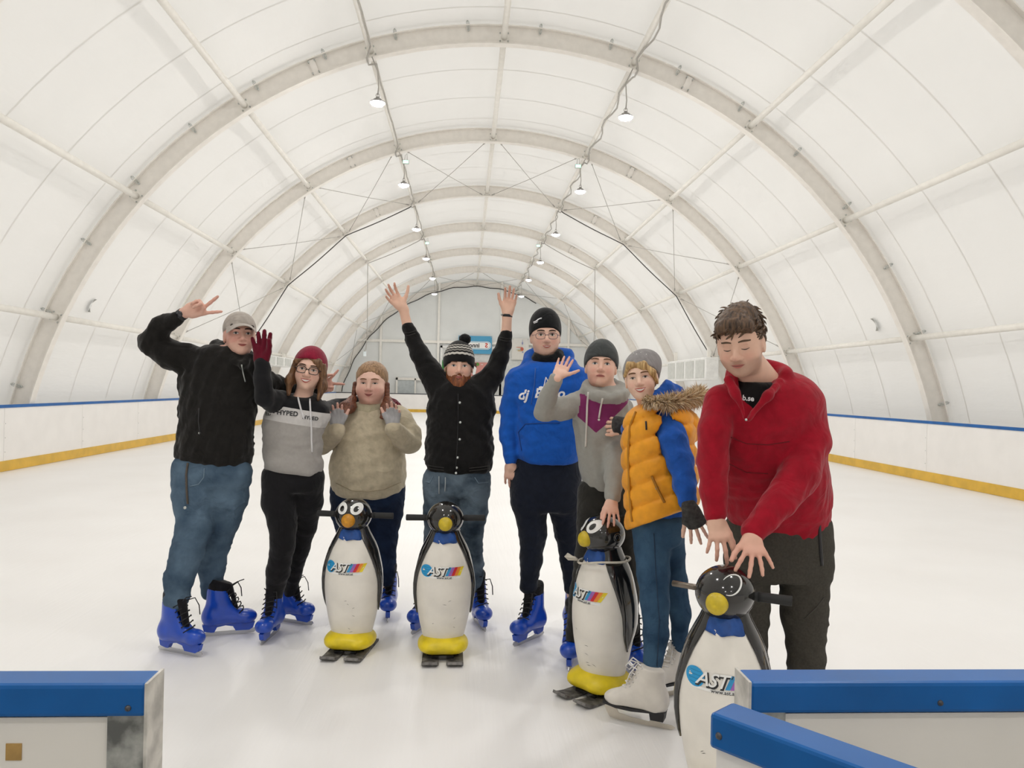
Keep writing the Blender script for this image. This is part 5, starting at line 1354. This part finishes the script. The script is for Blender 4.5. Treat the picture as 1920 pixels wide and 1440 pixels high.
p.mesh('beard', [p.hgrp([Ell((0, .034, -.080), (.062, .064, .058), k=.02), ECap((-.066, .01, -.02), (-.056, .03, -.07), (.010, .02), (.014, .03), (1, 0, 0), k=.02), ECap((.066, .01, -.02), (.056, .03, -.07), (.010, .02), (.014, .03), (1, 0, 0), k=.02), Ell((0, .075, -.108), (.038, .030, .030), k=.03),
    Ell((0, .105, -.028), (.050, .045, .028), k=.012, op=-1), Ell((0, .110, -.064), (.026, .020, .0075), k=.005, op=-1)]), p.hgrp([Cap((-.030, .080, -.060), (0, .096, -.0495), .006, .006, k=.006), Cap((.030, .080, -.060), (0, .096, -.0495), .006, .006, k=.006)])], .0045, hairm('beard_red', '#6e3a1c', '#96562c'), disp=dsp, dmax=.006)
def zig(v):
    q = ((v-p.ho)@p.R.T)/p.hs; zz = q[:, 2]-.25*(q[:, 1]-.09); th = np.arctan2(q[:, 0], q[:, 1]+.014); return zz+.004*np.abs(((th*7) % 2)-1)
mz = mat_bands('beanie_fairisle', 'band', [(0, '#141414'), (.46, '#c9c5bd'), (.55, '#1a1a1a'), (.62, '#8d8a84'), (.68, '#191919'), (.73, '#c2beb6'), (.79, '#1a1a1a'), (.84, '#a5a199'), (.90, '#222222')], lo=0, hi=.15, bump=.5)
b = p.beanie(mz, z0=.022, slope=.42, top=.122, side=.093, back=.116, attrs={'band': zig})
pm = folds(44, .012); p.mesh('pompom', [p.hgrp([Ell((.030, -.02, .155), (.036, .036, .032))])], .004, cloth('pompom_black', '#121212'), b, disp=lambda q: .004*pm(q), dmax=.008)
# ------------------------------------------------------------------ skater in blue hoodie with lettering
p = Person('person in blue hoodie with white lettering, glasses and black beanie', 1022, 4.42, skin=(226, 184, 164), blush=(216, 144, 132))
p.head((1025, 628), (1024, 668), yaw=-1, pitch=0, roll=-1, dy=-.10, scale=.97, jaw=1.08, fat=.004)
p.neckto(1028, 690, .0, .060, .070); p.face(brow='#3a2a20', iris='#3a3a36', lips='#b8655c', smile=.3, teeth=True, open_=.45); p.stubble('#3a2a22', .22, False)
T = [(676, 1000, 1062, .08, .10, 0), (688, 970, 1092, .12, .12, 0), (715, 955, 1108, .14, .14, 0), (770, 962, 1104, .15, .14, 0), (829, 964, 1095, .16, .14, 0), (855, 968, 1088, .155, .135, 0), (870, 976, 1082, .145, .125, 0)]
aR = [(973, 714, 0, 27), (958, 768, 0, 21), (953, 820, -.02, 17), (957, 864, -.05, 12)]
aL = [(1090, 714, .03, 27), (1106, 770, .08, 21), (1108, 830, .10, 17), (1104, 870, .08, 12)]
J = [p.loft(T)]+p.chain(aR)+p.chain(aL)
J += ring_caps(p.P(1031, 684, .0), (1, 0, 0), (0, 1, 0), .128, .095, .030, -150, 150, tilt=(0, 0, .055), k=.03)+[Cap(p.P(1000, 668, .10), p.P(1062, 668, .10), .05, .05, k=.05)]
mb = cloth('hoodie_blue', '#1556b4', var=.08)
o, G = top(p, 'hoodie', J, mb, 51, amp=.006, wl=.11)
mp_ = mat('print_white_soft', (.80, .80, .82), rough=.7)
v, f = tex_text('dj', 1, .28, .03); p.print_('lettering', G, v, f, (980, 741), 26, mp_, o)
v, f = tex_text('Barto', 1, .22, .03); p.print_('lettering', G, v, f, (1030, 738), 25, mp_, o)
note = [(-.5, -.5), (-.3, -.62), (-.05, -.6), (.1, -.48), (.0, -.36), (-.25, -.32), (-.45, -.38)]
p.print_('note_head', G, note, [tuple(range(7))], (1018, 719), 16, mp_, o); p.print_('note_stem', G, [(.02, -.45), (.12, -.45), (.40, .75), (.30, .75)], [(0, 1, 2, 3)], (1018, 719), 16, mp_, o); p.print_('note_flag', G, [(.30, .75), (.40, .75), (.75, .05), (.70, -.2), (.62, .0)], [(0, 1, 2, 3, 4)], (1018, 719), 16, mp_, o)
p.line('drawstring', G, [(1004, 690), (1002, 720), (998, 745), (996, 758)], .004, mat('cord_blue', '#2358ac'), o)
p.line('pocket_seam', G, [(978, 845), (972, 810), (985, 795), (1020, 793), (1050, 793)], .0022, mat('seam_blue', '#0b3a80'), o)
g1 = p.hand('R', (957, 868, -.05), (.05, -1, .0), (.3, 0, -1), 1.0, curl=(.2, .2, .2, .2), thumb=(25, .2))
p.B += [p.loft(T, shrink=.72)]+p.chain(aR, scale=.68)+p.chain(aL, scale=.68)
kR = [(993, 888, 0, 35), (993, 940, 0, 34), (999, 1000, 0, 26), (996, 1050, 0, 21), (991, 1100, 0, 17)]
kL = [(1054, 888, 0, 34), (1057, 940, 0, 32), (1064, 1000, .03, 24), (1069, 1050, .05, 19), (1073, 1102, .05, 16)]
o, G = trousers(p, (kR, kL), [(855, 972, 1085, .125, .125, 0), (890, 957, 1090, .135, .135, 0), (930, 957, 1091, .13, .13, 0), (958, 962, 1089, .11, .12, 0)], cloth('trousers_navy', '#141a28', bump=.2), 52, amp=.005)
p.line('pocket_seam', G, [(958, 900), (964, 885), (972, 875)], .0025, mat('seam_navy', '#0d111b'), o)
ya, c = yaw_px((1018, 1190), (966, 1213)); fR = skate(p, c, ya); fL = skate(p, (1080, 1197), -78)
p.leg(kR, fR); p.leg(kL, fL)
p.body()
p.glasses(mat('glasses_navy', '#2c3050', rough=.3, metal=.5), w=.026, hgt=.017, r=.0013, round_=2.6, z=-.006)
mk = cloth('gaiter_black', '#121315')
gd = folds(53, .05, (.4, .4, 1.8)); c = p.P(1028, 664, 0)
p.mesh('neck_gaiter', [Loft([(p.P(1027, 656, .01), .080, .080, .075), (p.P(1027, 664, .0), .090, .098, .085), (p.P(1028, 674, .0), .096, .105, .09), (p.P(1029, 684, 0), .088, .10, .09)], (1, 0, 0), fwd=(0, -1, 0), rnd=.015), p.hgrp([Ell((0, .04, -.045), (.068, .10, .07), k=.01, op=-1)])][:1]+[Grp([Ell((0, .055, -.050), (.066, .085, .066))], p.ho, p.R, p.hs, k=.012, op=-1)], .006, mk, disp=lambda q: .004*gd(q), dmax=.006)
b = p.beanie(cloth('beanie_black', '#101113', bscale=250), z0=.040, slope=.45, top=.128, side=.090, back=.112, peak=.018)
Gb = field([p.hgrp([Ell((0, -.014, .025), (.090, .112, .128), k=.02), Ell((0, -.03, .075), (.065, .081, .068), k=.05)])])
p.print_('emblem', Gb, [(-.9, -.55), (-.2, -.3), (.2, .05), (.7, .35), (.95, .35), (.6, .15), (.9, .55), (.4, .4), (.0, .2), (-.4, -.15), (-.9, -.35)], [(0, 1, 10), (1, 9, 10), (1, 2, 8, 9), (2, 3, 7, 8), (3, 5, 4), (3, 6, 7)], (1008, 600), 9, mp_, b)
p.print_('emblem', Gb, [(-.8, -.75), (-.1, -.5), (.15, -.2), (-.1, -.38), (-.8, -.62)], [(0, 1, 2, 3, 4)], (1008, 600), 9, mp_, b)

# ------------------------------------------------------------------ waving skater in grey and purple hoodie
p = Person('person in grey hoodie with purple chest panel waving one hand', 1130, 3.92, skin=(228, 186, 166), blush=(218, 144, 132))
p.head((1127, 682), (1130, 724), yaw=-10, pitch=6, roll=2, dy=-.10, scale=.97, jaw=1.05)
p.neckto(1136, 745, .0, .060, .068); p.face(brow='#6a4a34', iris='#3e4a55', lips='#b4685f', smile=-.35)
T = [(722, 1110, 1162, .08, .09, 0), (734, 1090, 1172, .11, .11, 0), (756, 1076, 1180, .125, .125, 0), (790, 1074, 1178, .13, .13, 0), (831, 1079, 1174, .13, .13, 0), (884, 1087, 1170, .135, .13, 0), (918, 1096, 1168, .12, .12, 0)]
aR = [(1092, 756, 0, 25), (1056, 766, -.05, 23), (1020, 772, -.1, 19), (1027, 744, -.16, 16), (1041, 713, -.22, 13.5)]
aL = [(1168, 765, .02, 21), (1163, 800, .0, 21), (1154, 850, -.12, 20), (1152, 895, -.21, 18), (1149, 930, -.275, 15)]
J = [p.loft(T)]+p.chain(aR)+p.chain(aL)+ring_caps(p.P(1135, 731, -.03), (1, 0, 0), (0, 1, 0), .094, .104, .026, -168, 168, n=20, tilt=(0, 0, .040), k=.02)
Vp = p.P(1118, 812, -.13); sh = p.P(1076, 770, -.12); sl = (sh[2]-Vp[2])/abs(sh[0]-Vp[0]); T0 = p.loft(T); arm0 = Grp(p.chain(aR)+p.chain(aL), (0, 0, 0), np.eye(3)); zs = p.P(1100, 741, -.1)[2]; xc = p.P(1133, 740, -.1)[0]
hood6 = Grp(ring_caps(p.P(1135, 731, -.03), (1, 0, 0), (0, 1, 0), .094, .104, .026, -168, 168, n=20, tilt=(0, 0, .040), k=.02), (0, 0, 0), np.eye(3))
def chev(v):
    f = v[:, 2]-(Vp[2]+sl*.95*np.abs(v[:, 0]-Vp[0])); on_arm = (arm0.d(v)-T0.d(v)) < -.006
    f = np.where(hood6.d(v) < T0.d(v)-.002, -.05, f)
    f = np.where(on_arm, -.05, f); tp = zs+.25*0-.15*0-(v[:, 2])+.22*np.maximum(0, .12-np.abs(v[:, 0]-xc))*0
    return np.where(v[:, 2] > zs+.004, -.05, f)
mh = mat_bands('hoodie_grey_purple', 'chev', [(0, '#9c9b95'), (.5, '#7d2e60')], lo=-.05, hi=.05)
o, G = top(p, 'hoodie', J, mh, 61, amp=.005, attrs={'chev': chev}, h=.008)
mw = mat('cord_cream', (.66, .64, .60), rough=.85)
p.line('drawstring', G, [(1103, 735), (1101, 760), (1100, 790), (1099, 815), (1098, 838)], .0055, mw, o); p.line('drawstring', G, [(1130, 747), (1126, 765), (1123, 784)], .0045, mw, o); p.button(G, (1123, 787), .006, mw, o, 'cord_knot')
g1 = p.hand('R', (1045, 708, -.23), (.42, .74, -.66), (.1, .6, .8), .88, curl=(.08, .05, .05, .05), spread=(5, 1, -4, -9), thumb=(50, .1))
g2 = p.hand('L', (1147, 936, -.285), (-.14, -1, .8), (0, -.8, -1), .85, curl=(.15, .15, .15, .15), spread=(12, 4, -6, -16), thumb=(30, .2))
p.B += [p.loft(T, shrink=.72)]+p.chain(aR, scale=.68)+p.chain(aL, scale=.68)
kR = [(1112, 925, 0, 29), (1110, 980, 0, 28), (1100, 1050, .02, 23), (1086, 1115, .04, 19), (1074, 1192, .06, 15)]
kL = [(1158, 925, 0, 28), (1165, 980, 0, 27), (1174, 1050, 0, 23), (1179, 1110, -.0, 20), (1182, 1180, -.02, 16)]
o, G = trousers(p, (kR, kL), [(900, 1088, 1172, .11, .11, 0), (930, 1084, 1182, .115, .12, 0), (965, 1083, 1188, .11, .12, 0)], cloth('trousers_charcoal', '#2c2b28', bump=.2), 62, amp=.006)
fR = skate(p, (1072, 1243), -104); fL = skate(p, (1186, 1260), -74)
p.leg(kR, fR); p.leg(kL, fL)
p.body()
p.beanie(cloth('beanie_charcoal', '#414444', bscale=280), z0=.036, slope=.5, top=.122, side=.092, back=.116, yoff=-.016)

# ------------------------------------------------------------------ skater in yellow quilted vest
p = Person('person in mustard quilted vest with fur hood and white figure skates', 1225, 3.48, skin=(230, 194, 172), blush=(222, 158, 142))
p.head((1198, 708), (1205, 750), yaw=-20, pitch=2, roll=-9, dy=-.10, scale=1.0, jaw=.96)
p.neckto(1218, 768, .02, .046, .052); p.face(brow='#6a4a30', iris='#4a4034', lips='#b8564e', smile=1.0, teeth=True, open_=1.1, mouthw=.030, squint=.8)
mblue = cloth('sweat_blue', '#2258b0', var=.12)
aL = [(1243, 785, -.05, 29), (1260, 822, -.12, 28), (1275, 866, -.15, 25), (1284, 908, -.17, 21), (1288, 940, -.18, 17)]
aR = [(1192, 795, .0, 22), (1182, 808, .16, 18), (1174, 803, .265, 13)]
T2 = [(758, 1200, 1262, .08, .10, 0), (790, 1185, 1285, .10, .11, 0), (860, 1190, 1290, .10, .11, 0), (950, 1186, 1284, .105, .11, 0), (978, 1192, 1280, .105, .11, 0), (990, 1210, 1276, .10, .105, 0)]
J = [p.loft(T2)]+p.chain(aL)+p.chain(aR)
o, G0 = top(p, 'sweatshirt', J, mblue, 71, amp=.006, wl=.07, h=.008)
T = [(752, 1205, 1250, .08, .09, 0), (764, 1186, 1278, .12, .12, 0), (785, 1172, 1296, .145, .145, 0), (815, 1168, 1301, .155, .155, 0), (860, 1167, 1304, .155, .155, 0), (910, 1170, 1307, .155, .155, 0), (955, 1173, 1309, .155, .155, 0), (1010, 1175, 1306, .155, .15, 0)]
a, b = p.P(1176, 996, -.12), p.P(1290, 956, -.12); n_ = np.cross(b-a, ray(1230, 975)); n_ = n_ if n_[2] > 0 else -n_
V = [p.loft(T), Half(a, n_, .012), Grp(p.chain([(1246, 790, -.09, 24), (1262, 830, -.15, 25), (1276, 870, -.17, 24), (1285, 905, -.18, 23)]), (0, 0, 0), np.eye(3), k=.02, op=-1)]
hd_ = unit(b-a); qn = unit(n_)
def quilt(q):
    t = (q@qn)/.088; r = np.abs(np.sin(math.pi*t)); return .020*r**.4-.012
fd = folds(72, .05)
mv = mat('vest_mustard', '#eea012', rough=.55, var=.08, vscale=20, bump=.25, bscale=45, bdist=.004, sheen=.1)
o, G = top(p, 'vest', V, mv, 72, h=.007, disp=lambda q: quilt(q)+.003*fd(q), amp=.012)
p.line('zipper', G, [(1192, 772), (1181, 800), (1178, 850), (1180, 920), (1185, 978)], .006, mat('zip_mustard', '#b67a10', rough=.5), o, .004)
p.line('pocket_zip', G, [(1222, 893), (1232, 915), (1246, 942)], .006, mat('zip_dark_mustard', '#a36d0c', rough=.5), o, .004); p.button(G, (1232, 915), .008, M_GALV, o, 'zip_pull'); p.line('snap_flap', G, [(1211, 790), (1212, 806)], .004, M_BLACKRUB, o, .003)
# hood with a fur edge
hc = p.P(1262, 768, .08)
hood = [ECap(p.P(1222, 770, -.05), p.P(1262, 775, .02), (.035, .05), (.05, .07), (1, 0, 0), k=.04), ECap(p.P(1262, 775, .02), p.P(1293, 800, .08), (.055, .08), (.045, .10), (1, 0, 0), k=.05), Ell(p.P(1288, 795, .05), (.055, .11, .055), k=.05)]
ho = p.mesh('hood', hood, .008, mv, disp=lambda q: .004*fd(q), dmax=.008)
p.mesh('inner_hood', [ECap(p.P(1215, 752, -.06), p.P(1250, 738, .02), (.022, .03), (.03, .06), (1, 0, 0), k=.03), ECap(p.P(1250, 738, .02), p.P(1278, 742, .06), (.03, .06), (.02, .05), (1, 0, 0), k=.03)], .007, mblue, disp=lambda q: .004*fd(q), dmax=.008)
rg = random.Random(77); fur = MB(); path = [p.P(1208, 754, -.12), p.P(1228, 752, -.15), p.P(1250, 756, -.13), p.P(1275, 752, -.09), p.P(1298, 746, -.03), p.P(1312, 742, .04), p.P(1308, 738, .12)]
def at(t): t = t*(len(path)-1); i = min(int(t), len(path)-2); return path[i]+(path[i+1]-path[i])*(t-i), unit(path[i+1]-path[i])
for j in range(3600):
    t = rg.random(); c, tg = at(t); a0 = rg.uniform(0, 2*math.pi); u = unit(np.cross(tg, (0, 1, 0.2))); w_ = np.cross(tg, u); nrm = u*math.cos(a0)+w_*math.sin(a0); L_ = rg.uniform(.022, .052)*(1.15 if t > .3 else .6)
    r0 = c+nrm*rg.uniform(.004, .018); d = unit(nrm+tg*rg.uniform(-.7, .7)+np.array([0, 0, rg.uniform(-.3, .35)])); tip = r0+d*L_+np.array([0, 0, -.006]); sd = unit(np.cross(d, (rg.gauss(0, 1), rg.gauss(0, 1), rg.gauss(0, 1))))*.0022; mid = r0+d*L_*.55
    fur.add([r0-sd-p.o, r0+sd-p.o, mid+sd*.8-p.o, mid-sd*.8-p.o, tip-p.o], [(0, 1, 2, 3), (3, 2, 4)], 0 if rg.random() < .6 else (1 if rg.random() < .7 else 2))
core = MB(); fo = fur.obj('fur_trim', [mat('fur_beige', '#cbb28c', rough=.8), mat('fur_pale', '#e6d6ba', rough=.8), mat('fur_dark', '#94795a', rough=.8)], ho); fo['kind'] = 'stuff'
g1 = p.hand('L', (1293, 952, -.19), (.42, -.9, .1), (.15, 0, -1), 1.0, curl=(.12, .1, .1, .12), spread=(20, 6, -6, -20), thumb=(40, .1))
mgl = mat('wrist_warmer', '#3c3b3a', rough=.9, var=.4, vscale=60, bump=.5, bscale=250)
p.glove(g1, mgl, 'fingerless_glove', infl=.005, cut=.02, thumbcut=.35, cuff=.012)
g2 = p.hand('R', (1180, 797, .253), (-.95, .05, .1), (0, -.15, -1), .95, curl=(.55, .55, .55, .55), spread=(8, 2, -4, -10), thumb=(35, .3))
p.glove(g2, mgl, 'fingerless_glove', infl=.004, cut=.05, thumbcut=.3)
p.B += [p.loft(T2, shrink=.72)]+p.chain(aR, scale=.66)+p.chain(aL, scale=.66)
kA = [(1221, 985, 0, 38), (1223, 1030, -.02, 33), (1225, 1075, -.05, 30), (1228, 1130, -.09, 26), (1230, 1190, -.12, 23), (1222, 1258, -.15, 17)]
kB = [(1250, 985, .02, 34), (1256, 1035, .05, 28), (1266, 1090, .1, 23), (1276, 1150, .13, 20), (1272, 1228, .15, 13)]
o, G = trousers(p, (kA, kB), [(960, 1190, 1282, .11, .11, 0), (995, 1190, 1280, .115, .12, 0), (1020, 1196, 1276, .10, .11, .01)], denim('denim_mid', '#26405a', '#3d5a74'), 73, amp=.003, wl=.045, h=.008)
p.line('side_seam', G, [(1226, 1000), (1230, 1080), (1236, 1160), (1232, 1250)], .0018, mat('seam_denim', '#16304a'), o, .001)
ya, c = yaw_px((1250, 1367), (1140, 1345)); fA = skate(p, c, ya, SK_WHITE); fB = skate(p, (1259, 1303), -153, SK_WHITE, .97)
p.leg(kA, fA); p.leg(kB, fB)
p.body()
hm = hairm('hair_blonde', '#a98048', '#d6b57c'); hdp = folds(74, .016, (.6, .6, 1.6)); dsp = lambda q: .0016*hdp(q)
H = [Ell((0, -.03, -.0), (.083, .085, .075), k=.03), ECap((-.045, .074, .070), (.030, .080, .058), (.018, .010), (.020, .011), (0, 0, 1), k=.02), ECap((.030, .080, .058), (.068, .055, .018), (.020, .011), (.018, .013), (0, 0, 1), k=.02), ECap((.068, .055, .018), (.080, .035, -.035), (.016, .013), (.008, .010), (0, 1, 0), k=.02), ECap((-.045, .074, .068), (-.074, .042, .02), (.012, .010), (.010, .010), (0, 0, 1), k=.02)]
p.mesh('hair', [p.hgrp(H)], .0055, hm, disp=dsp, dmax=.006)
b = p.beanie(knit('beanie_grey', '#868282', bscale=300), z0=.066, slope=.55, top=.110, side=.092, back=.122, yoff=-.024, extra=[Ell((.02, -.085, .080), (.085, .085, .075), k=.05)])
for (x, y, z) in ((.02, .03, .128), (-.02, .0, .134), (.045, .02, .116), (.0, .05, .122), (.06, -.02, .11)):
    q = MB(); q.lathe([(.0, -.003), (.003, 0), (0, .003)], 8, p.L(x, y, z)-p.o); q.obj('bead', M_EYEW, b)

# ------------------------------------------------------------------ skater in red sweater leaning over a penguin
p = Person('person in red half-zip sweater leaning over a penguin skate aid', 1450, 3.05, skin=(222, 180, 158), blush=(214, 148, 132))
p.head((1380, 653), (1391, 711), yaw=-30, pitch=-15, roll=-6, dy=-.36, scale=.98, jaw=1.06, nose=1.12)
p.neckto(1440, 735, -.17, .060, .070); p.face(brow='#54402f', iris='#3a322a', lips='#b0645a', smile=.25, closed=True, bw=.0027); p.stubble('#5a4030', .36)
T = [(706, 1392, 1470, .08, .12, -.20), (722, 1355, 1505, .12, .14, -.19), (748, 1333, 1532, .15, .16, -.17), (800, 1330, 1540, .165, .165, -.13), (860, 1340, 1546, .17, .165, -.08), (920, 1352, 1554, .17, .16, -.03), (965, 1364, 1556, .165, .16, 0), (990, 1374, 1552, .155, .15, 0)]
aR = [(1354, 755, -.19, 33), (1341, 805, -.24, 29), (1336, 860, -.25, 27), (1338, 915, -.275, 25), (1341, 962, -.295, 19)]
aL = [(1505, 770, -.17, 38), (1517, 828, -.22, 37), (1500, 888, -.28, 34), (1461, 942, -.345, 28), (1413, 996, -.378, 21)]
J = [p.loft(T)]+p.chain(aR)+p.chain(aL)
nc = p.P(1425, 712, -.20)
for dz_, rr_ in ((-.012, .022), (.012, .020), (.034, .017)): J += ring_caps(nc+np.array([0, 0, dz_]), (1, 0, 0), (0, 1, 0), .100-.15*dz_, .095-.15*dz_, rr_, -125, 118, n=20, tilt=(0, 0, .030), k=.02)
J += [Cap(p.P(1462, 716, -.28), p.P(1440, 742, -.335), .016, .014, k=.02), Cap(p.P(1440, 742, -.335), p.P(1405, 782, -.335), .014, .010, k=.03), Cap(p.P(1366, 712, -.30), p.P(1378, 736, -.325), .018, .014, k=.03), Cap(p.P(1378, 736, -.325), p.P(1400, 782, -.335), .013, .010, k=.03)]
cut = [Loft([(p.P(1400, 785, -.34), .004, .10, .05), (p.P(1404, 750, -.33), .022, .10, .05), (p.P(1410, 715, -.30), .040, .10, .08), (p.P(1415, 690, -.28), .055, .10, .10)], (1, 0, 0), k=.006, op=-1, rnd=.003, fwd=(0, -1, 0))]
mr = cloth('sweater_red', '#990d23', var=.12, bscale=280)
fd = folds(81, .10, (1, 1, 1.3)); dpr = lambda q: .005*fd(q)*np.clip((1.34-q[:, 2])/.10, .12, 1)
o = p.mesh('sweater', J+cut, .007, mr, disp=dpr, dmax=.01); G = field(J+cut, dpr)
for pts in ([(1370, 820), (1400, 832), (1440, 834), (1480, 828)], [(1368, 870), (1400, 886), (1440, 888)]): p.line('knit_ridge', G, pts, .002, mat('seam_red', '#6d0816', rough=.9), o, .0005)
p.button(G, (1399, 787), .005, M_ZINC, o, 'zip_pull')
Tu = [(706, 1392, 1446, .07, .09, -.22), (725, 1380, 1446, .10, .10, -.21), (760, 1376, 1432, .12, .12, -.185), (800, 1380, 1428, .12, .12, -.145)]
us = p.mesh('undershirt', [p.loft(Tu)]+ring_caps(p.P(1420, 716, -.21), (1, 0, 0), (0, 1, 0), .068, .075, .010, 0, 360, tilt=(0, 0, .02)), .008, cloth('undershirt_black', '#141112'))
Gu = field([p.loft(Tu)]); v, f = tex_text('b.se', 1, bold=.03); p.print_('lettering', Gu, v, f, (1403, 747), 14, mp_, us, ang=-.1)
g1 = p.hand('R', (1342, 970, -.30), (.06, -1, .55), (.05, -.55, -1), 1.0, curl=(.15, .14, .16, .22), spread=(16, 5, -6, -18), thumb=(28, .2))
g2 = p.hand('L', (1408, 1002, -.39), (-.10, -1, 1.1), (0, -1.1, -1), 1.0, curl=(.16, .12, .10, .10), spread=(34, 14, -4, -24), thumb=(46, .15))
p.B += [p.loft(T[2:], shrink=.66)]+p.chain(aR, scale=.68)+p.chain(aL, scale=.68)
kR = [(1405, 1000, 0, 46), (1403, 1060, 0, 43), (1406, 1140, 0, 37), (1409, 1240, .0, 30), (1408, 1325, .03, 24)]
kL = [(1506, 1000, 0, 50), (1508, 1060, 0, 50), (1508, 1150, 0, 43), (1512, 1240, 0, 35), (1512, 1325, .03, 26)]
o, G = trousers(p, (kR, kL), [(965, 1368, 1556, .15, .15, 0), (1000, 1362, 1560, .155, .16, 0), (1050, 1360, 1561, .14, .15, 0), (1085, 1364, 1558, .12, .13, 0)], mat('trousers_grey', '#423f39', rough=.9, var=.12, vscale=120, bump=.2, bscale=300, spec=.2), 82, amp=.006, wl=.09)
p.line('pocket_zip', G, [(1536, 985), (1538, 1020), (1541, 1060)], .007, M_BLACKRUB, o, .003); p.button(G, (1537, 991), .005, M_ZINC, o, 'zip_pull')
p.line('side_seam', G, [(1508, 1160), (1530, 1140), (1545, 1120)], .002, mat('seam_grey', '#33302b'), o, .001)
fR = skate(p, (1405, 1405), -118); fL = skate(p, (1515, 1408), -72)
p.leg(kR, fR); p.leg(kL, fL)
p.body(.004)
hm = hairm('hair_tousled', '#3d2b1e', '#6b5038'); hdp = folds(84, .035, (1.6, .8, .5)); hd2 = folds(85, .013, (1.6, .5, .3)); dsp = lambda q: .0035*hdp(q)+.0022*hd2(q)
H = [Ell((0, -.022, .034), (.084, .104, .092), k=.01), Ell((0, .010, .085), (.066, .078, .052), k=.03), ECap((-.05, .070, .072), (.05, .074, .072), (.020, .020), (.020, .018), (0, 0, 1), k=.03), Ell((.02, -.01, .115), (.04, .045, .035), k=.03),
     Ell((0, .108, -.030), (.064, .062, .074), k=.010, op=-1), Half((0, .0, -.020), (0, -.9, 1), .01), Ell((-.086, .0, -.035), (.03, .024, .050), k=.008, op=-1), Ell((.086, .0, -.035), (.03, .024, .050), k=.008, op=-1)]
p.mesh('hair', [p.hgrp(H)], .0045, hm, disp=dsp, dmax=.012)

def reg8(q): return q[2] > .050+.9*max(0, q[1]-.035)*0+(0 if q[1] > .03 else max(-.075, (q[1]-.03)*1.3)) and not (abs(q[0]) > .055 and -.03 < q[1] < .02 and q[2] < .02)
def flow8(q): return np.array([-.25+q[0]*2, .9 if q[1] > -.02 else -.2, -.1 if q[1] > -.02 else -.9])
p.tufts('hair_lock', hm, 900, 86, reg8, c=(0, -.020, .040), r=(.082, .100, .092), L=(.026, .042), w=.0052, flow=flow8, lift=.16, jit=.22)
